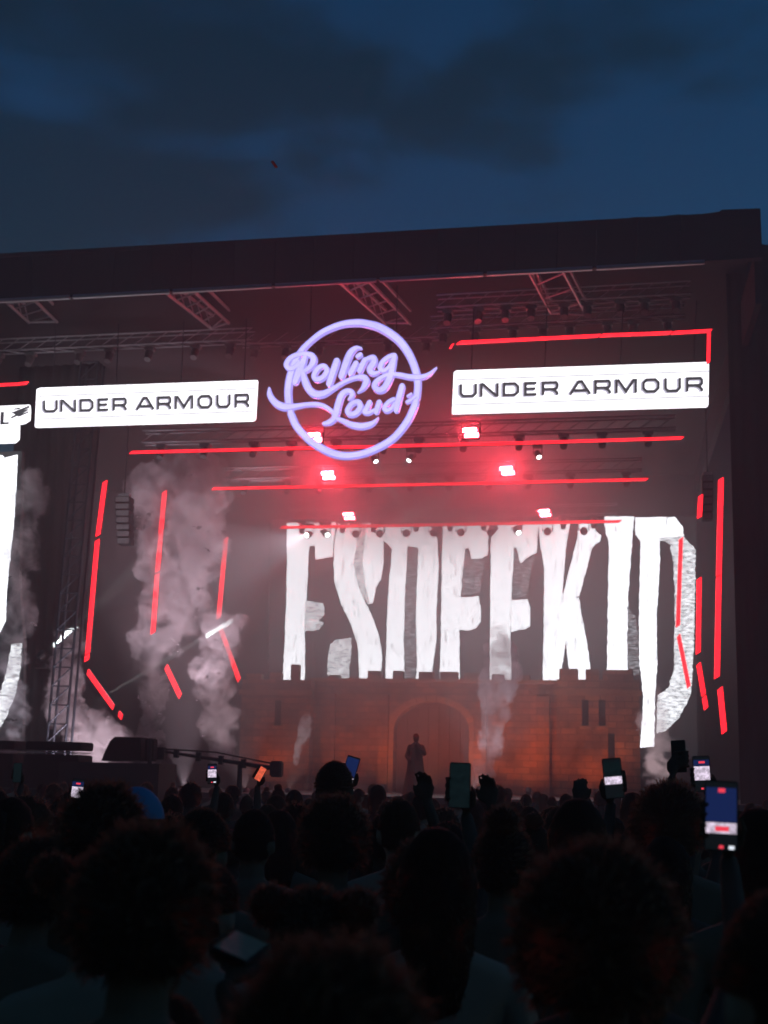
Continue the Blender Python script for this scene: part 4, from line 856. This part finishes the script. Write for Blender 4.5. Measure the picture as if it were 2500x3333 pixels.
def holder(label, c_, Rm, d, kind, top_='black', skin=2, sx=1, back=.36, side=.16, height=1.68, hair=0, both=False, grip=True, rest=None, vox=.0085):
    """a figure whose raised hand closes on the phone at c_ (or an empty raised hand)"""
    base = Vector((c_.x - sx * side, c_.y - back, 0)); k_ = height / 1.75
    inv = lambda p_: (p_ - base) / k_
    fr = Matrix.Translation(inv(c_)) @ Rm @ Matrix.Scale(1 / k_, 4); bm = bmesh.new(); trunk(bm, 1.0); hands = []
    sides = (sx, -sx) if both else (sx,)
    for s_ in sides:
        wr = fr @ Vector((s_ * .022, .05, -.11)) if grip else inv(c_)
        sh = Vector((s_ * .19, -.02, 1.40)); mid = (sh + wr) / 2; dist = (wr - sh).length; bend = math.sqrt(max(.004, .29 ** 2 - (dist / 2) ** 2)) if dist < .58 else .06
        el = mid + Vector((s_ * .75, .15, -.65)).normalized() * bend
        chain(bm, [sh, el, wr], [.055, .042, .027])
        if grip: hand_grip(bm, fr, s_)
        else: hand_open(bm, wr, Vector((s_ * -.15, .15, 1)), s_, rest or .25, Vector((-s_, .2, 0)))
        hands.append((wr, .15)); hands.append((inv(c_), .14)); hands.append((el.lerp(wr, .55), .11))
    if not both: relaxed_arm(bm, -sx, .04)
    me = remesh(bm, vox, 2); mats_for(me, hands); finish(me); taken.append((base.x, base.y))
    person(label, base, height, me, HN[kind] if d < 6 else HF[kind], hair, top_, skin, 0)
def held(label, x, y, d, style, tilt, hl, **k):
    c_ = pix(x, y, d); sc_ = k.pop('sc', 1.0); Rm = phone(label, c_, tilt, style, sc_, k.pop('lean', 0), k.pop('rz', 0)); holder(hl, c_, Rm, d, **k)
held('large bright phone filming the stage at right, screen half blue', 2347, 2655, 3.45, 'video', .03, 'person holding up the large phone at right', kind='long', sx=1, side=.24, back=.40, height=1.66, hair=1, sc=1.05)
held('bright phone above the large one at right', 2285, 2519, 6.3, 'bright', -.05, 'person raising a bright phone near the right edge', kind='short', sx=1, side=.2, height=1.72)
held('tilted phone with pale screen before the castle at right', 1996, 2533, 5.6, 'castle', -.10, 'person holding a tilted phone before the castle', kind='long', sx=-1, side=.18, height=1.66)
held('dim teal phone in front of the castle arch', 1497, 2556, 4.9, 'teal', .02, 'person holding up the dim teal phone', kind='short', sx=1, side=.1, height=1.65)
held('small phone with blue screen beside the tall head', 1140, 2508, 7.6, 'blue', .28, 'person holding a blue-lit phone beside the tall head', kind='curly', sx=1, side=.22, height=1.7)
held('small phone with pale screen under the crane arm', 691, 2519, 10.5, 'bright', -.05, 'person with pale phone under the crane arm', kind='short', sx=1, side=.2, height=1.72)
held('small phone glowing over the curly head at left', 252, 2580, 7.6, 'bright', .06, 'person with glowing phone over curly head at left', kind='crop', sx=1, side=.2, height=1.66)
held('small phone with orange screen under the crane arm', 848, 2519, 11, 'orange', .5, 'person with orange phone below crane arm', kind='short', sx=1, side=.2, height=1.74, sc=.75)
held('faint phone below the speaker stack at far left', 57, 2515, 11, 'teal', 0, 'person with faint phone at the far left', kind='short', sx=1, side=.2, height=1.74)
held('phone seen edge-on high above the crowd at right', 2210, 2462, 7.0, 'teal', .05, 'person stretching one arm high with dark phone', kind='short', sx=1, side=.18, back=.2, height=1.74, rz=R(155))
held('phone lying flat with bluish glow beside the curly head', 782, 3084, 2.75, 'teal', .35, 'person holding a phone low right of the curly head', kind='short', sx=1, side=.02, back=.42, height=1.48, lean=R(-84))
for lb, x, y, d, s_, ht in (('person raising a hand left of the teal phone', 1392, 2618, 6.5, 1, 1.70), ('person raising a hand right of the teal phone', 1600, 2632, 6.2, 1, 1.68), ('person stretching fingers up left of tilted phone', 1880, 2620, 7.5, -1, 1.70)):
    c_ = pix(x, y, d); holder(lb, c_, Matrix(), d, kind='short', sx=s_, side=.17, back=.2, height=ht, grip=False, rest=.5)
# ---- the rest of the crowd
rg = random.Random(5); n_c = 0
for Y_, sp in ((3.0, .55), (3.7, .55), (4.4, .56), (5.1, .58), (5.9, .60), (6.8, .62), (7.9, .64), (9.0, .64), (10.3, .66), (11.8, .66), (13.5, .7), (15.5, .7), (17.8, .72), (20.3, .75), (23, .8), (26, .8), (28.6, .8)):
    x_ = pix(-60, 2560, Y_).x + rg.uniform(0, .3); xe = pix(2560, 2560, Y_).x
    while x_ < xe:
        px, py = x_ + rg.uniform(-.1, .1), Y_ + rg.uniform(-.22, .22); x_ += sp * rg.uniform(.85, 1.2)
        if any(math.hypot(px - a_, py - b_) < (.42 if py > 6 else .36) for a_, b_ in taken): continue
        if py > 28 and pix(540, 2500, py).x > px: continue
        kd = rg.choices(KINDS, (5, 3, 1, 4, 1, .3, 2, 3))[0]; n_c += 1; taken.append((px, py))
        far = py > 12
        person('person in dark clothes seen from behind in the far crowd near the stage' if far else 'person in dark clothes among the middle rows of the crowd', (px, py, 0), (rg.gauss(1.70, .055) - (.03 if py < 9 else 0)) if py > 5.5 else rg.uniform(1.56, 1.66), BODY_F[rg.randrange(3)] if py > 5.5 else BODY_N[rg.randrange(3)], HF[kd] if py > 5.5 else HN[kd], rg.randrange(3), rg.choices(['black', 'grey', 'navy', 'olive', 'white', 'red'], (9, 3, 3, 2, .6, .6))[0], rg.randrange(3), rg.uniform(-.3, .3),
               'people in the far rows of the crowd' if far else 'people in the middle rows of the crowd')
# ---- performer in a long dark robe
p = pix(1352, 2545, 44); pz = 1.5; bm = bmesh.new(); V = Vector; hp = pix(1358, 2388, 44).z - pz; k_ = hp / 1.75
prof = [(.40, .02), (.34, .3), (.275, .65), (.22, 1.0), (.19, 1.2), (.2, 1.34), (.15, 1.44), (.06, 1.5)]
for (r_a, z_a), (r_b, z_b) in zip(prof, prof[1:]): hull_pts(bm, [(V((0, 0, z_a)), r_a, (1, .8, .06)), (V((0, 0, z_b)), r_b, (1, .75, .06))])
ball(bm, V((0, -.01, 1.62)), .1, (.85, 1, 1.2), 3); limb(bm, V((0, 0, 1.45)), .06, V((0, 0, 1.55)), .055); limb(bm, V((0, -.1, 1.61)), .012, V((0, -.113, 1.59)), .014)
chain(bm, [(-.18, 0, 1.38), (-.25, -.05, 1.12), (-.16, -.2, 1.0)], [.07, .075, .06]); chain(bm, [(.18, 0, 1.38), (.26, -.08, 1.18), (.10, -.2, 1.36)], [.07, .07, .045])
hand_open(bm, V((.10, -.2, 1.37)), V((-.4, -.1, .5)), 1, 1.2); hand_open(bm, V((-.16, -.2, 1.0)), V((.5, -.2, -.3)), -1, .6)
for sx in (-1, 1): chain(bm, [(sx * .09, 0, .05), (sx * .1, -.2, .04)], [.05, .04])
me = remesh(bm, .014, 2)
for p_ in me.polygons: p_.use_smooth = True; p_.material_index = 0 if p_.center.z > 1.53 or (p_.center.y < -.19 and p_.center.z > .6) else 1
finish(me); me.materials[0] = SKIN[1]; T = person('performer in a long dark robe standing before the castle arch', (p.x, 44, pz), hp, me, None, 0, 'robe', 1, 0)
mat('beanie', (.35, .09, .03), .9)
bm = bmesh.new(); bmesh.ops.create_icosphere(bm, subdivisions=3, radius=1)
for v_ in list(bm.verts):
    if v_.co.z < .1: bm.verts.remove(v_)
    else: v_.co = Vector((v_.co.x * .098, v_.co.y * .112 - .01, 1.63 + v_.co.z * .125))
h_ = obj('beanie', bm, M['beanie'], None, True); h_.parent = T
bpy.data.scenes.remove(TMP)
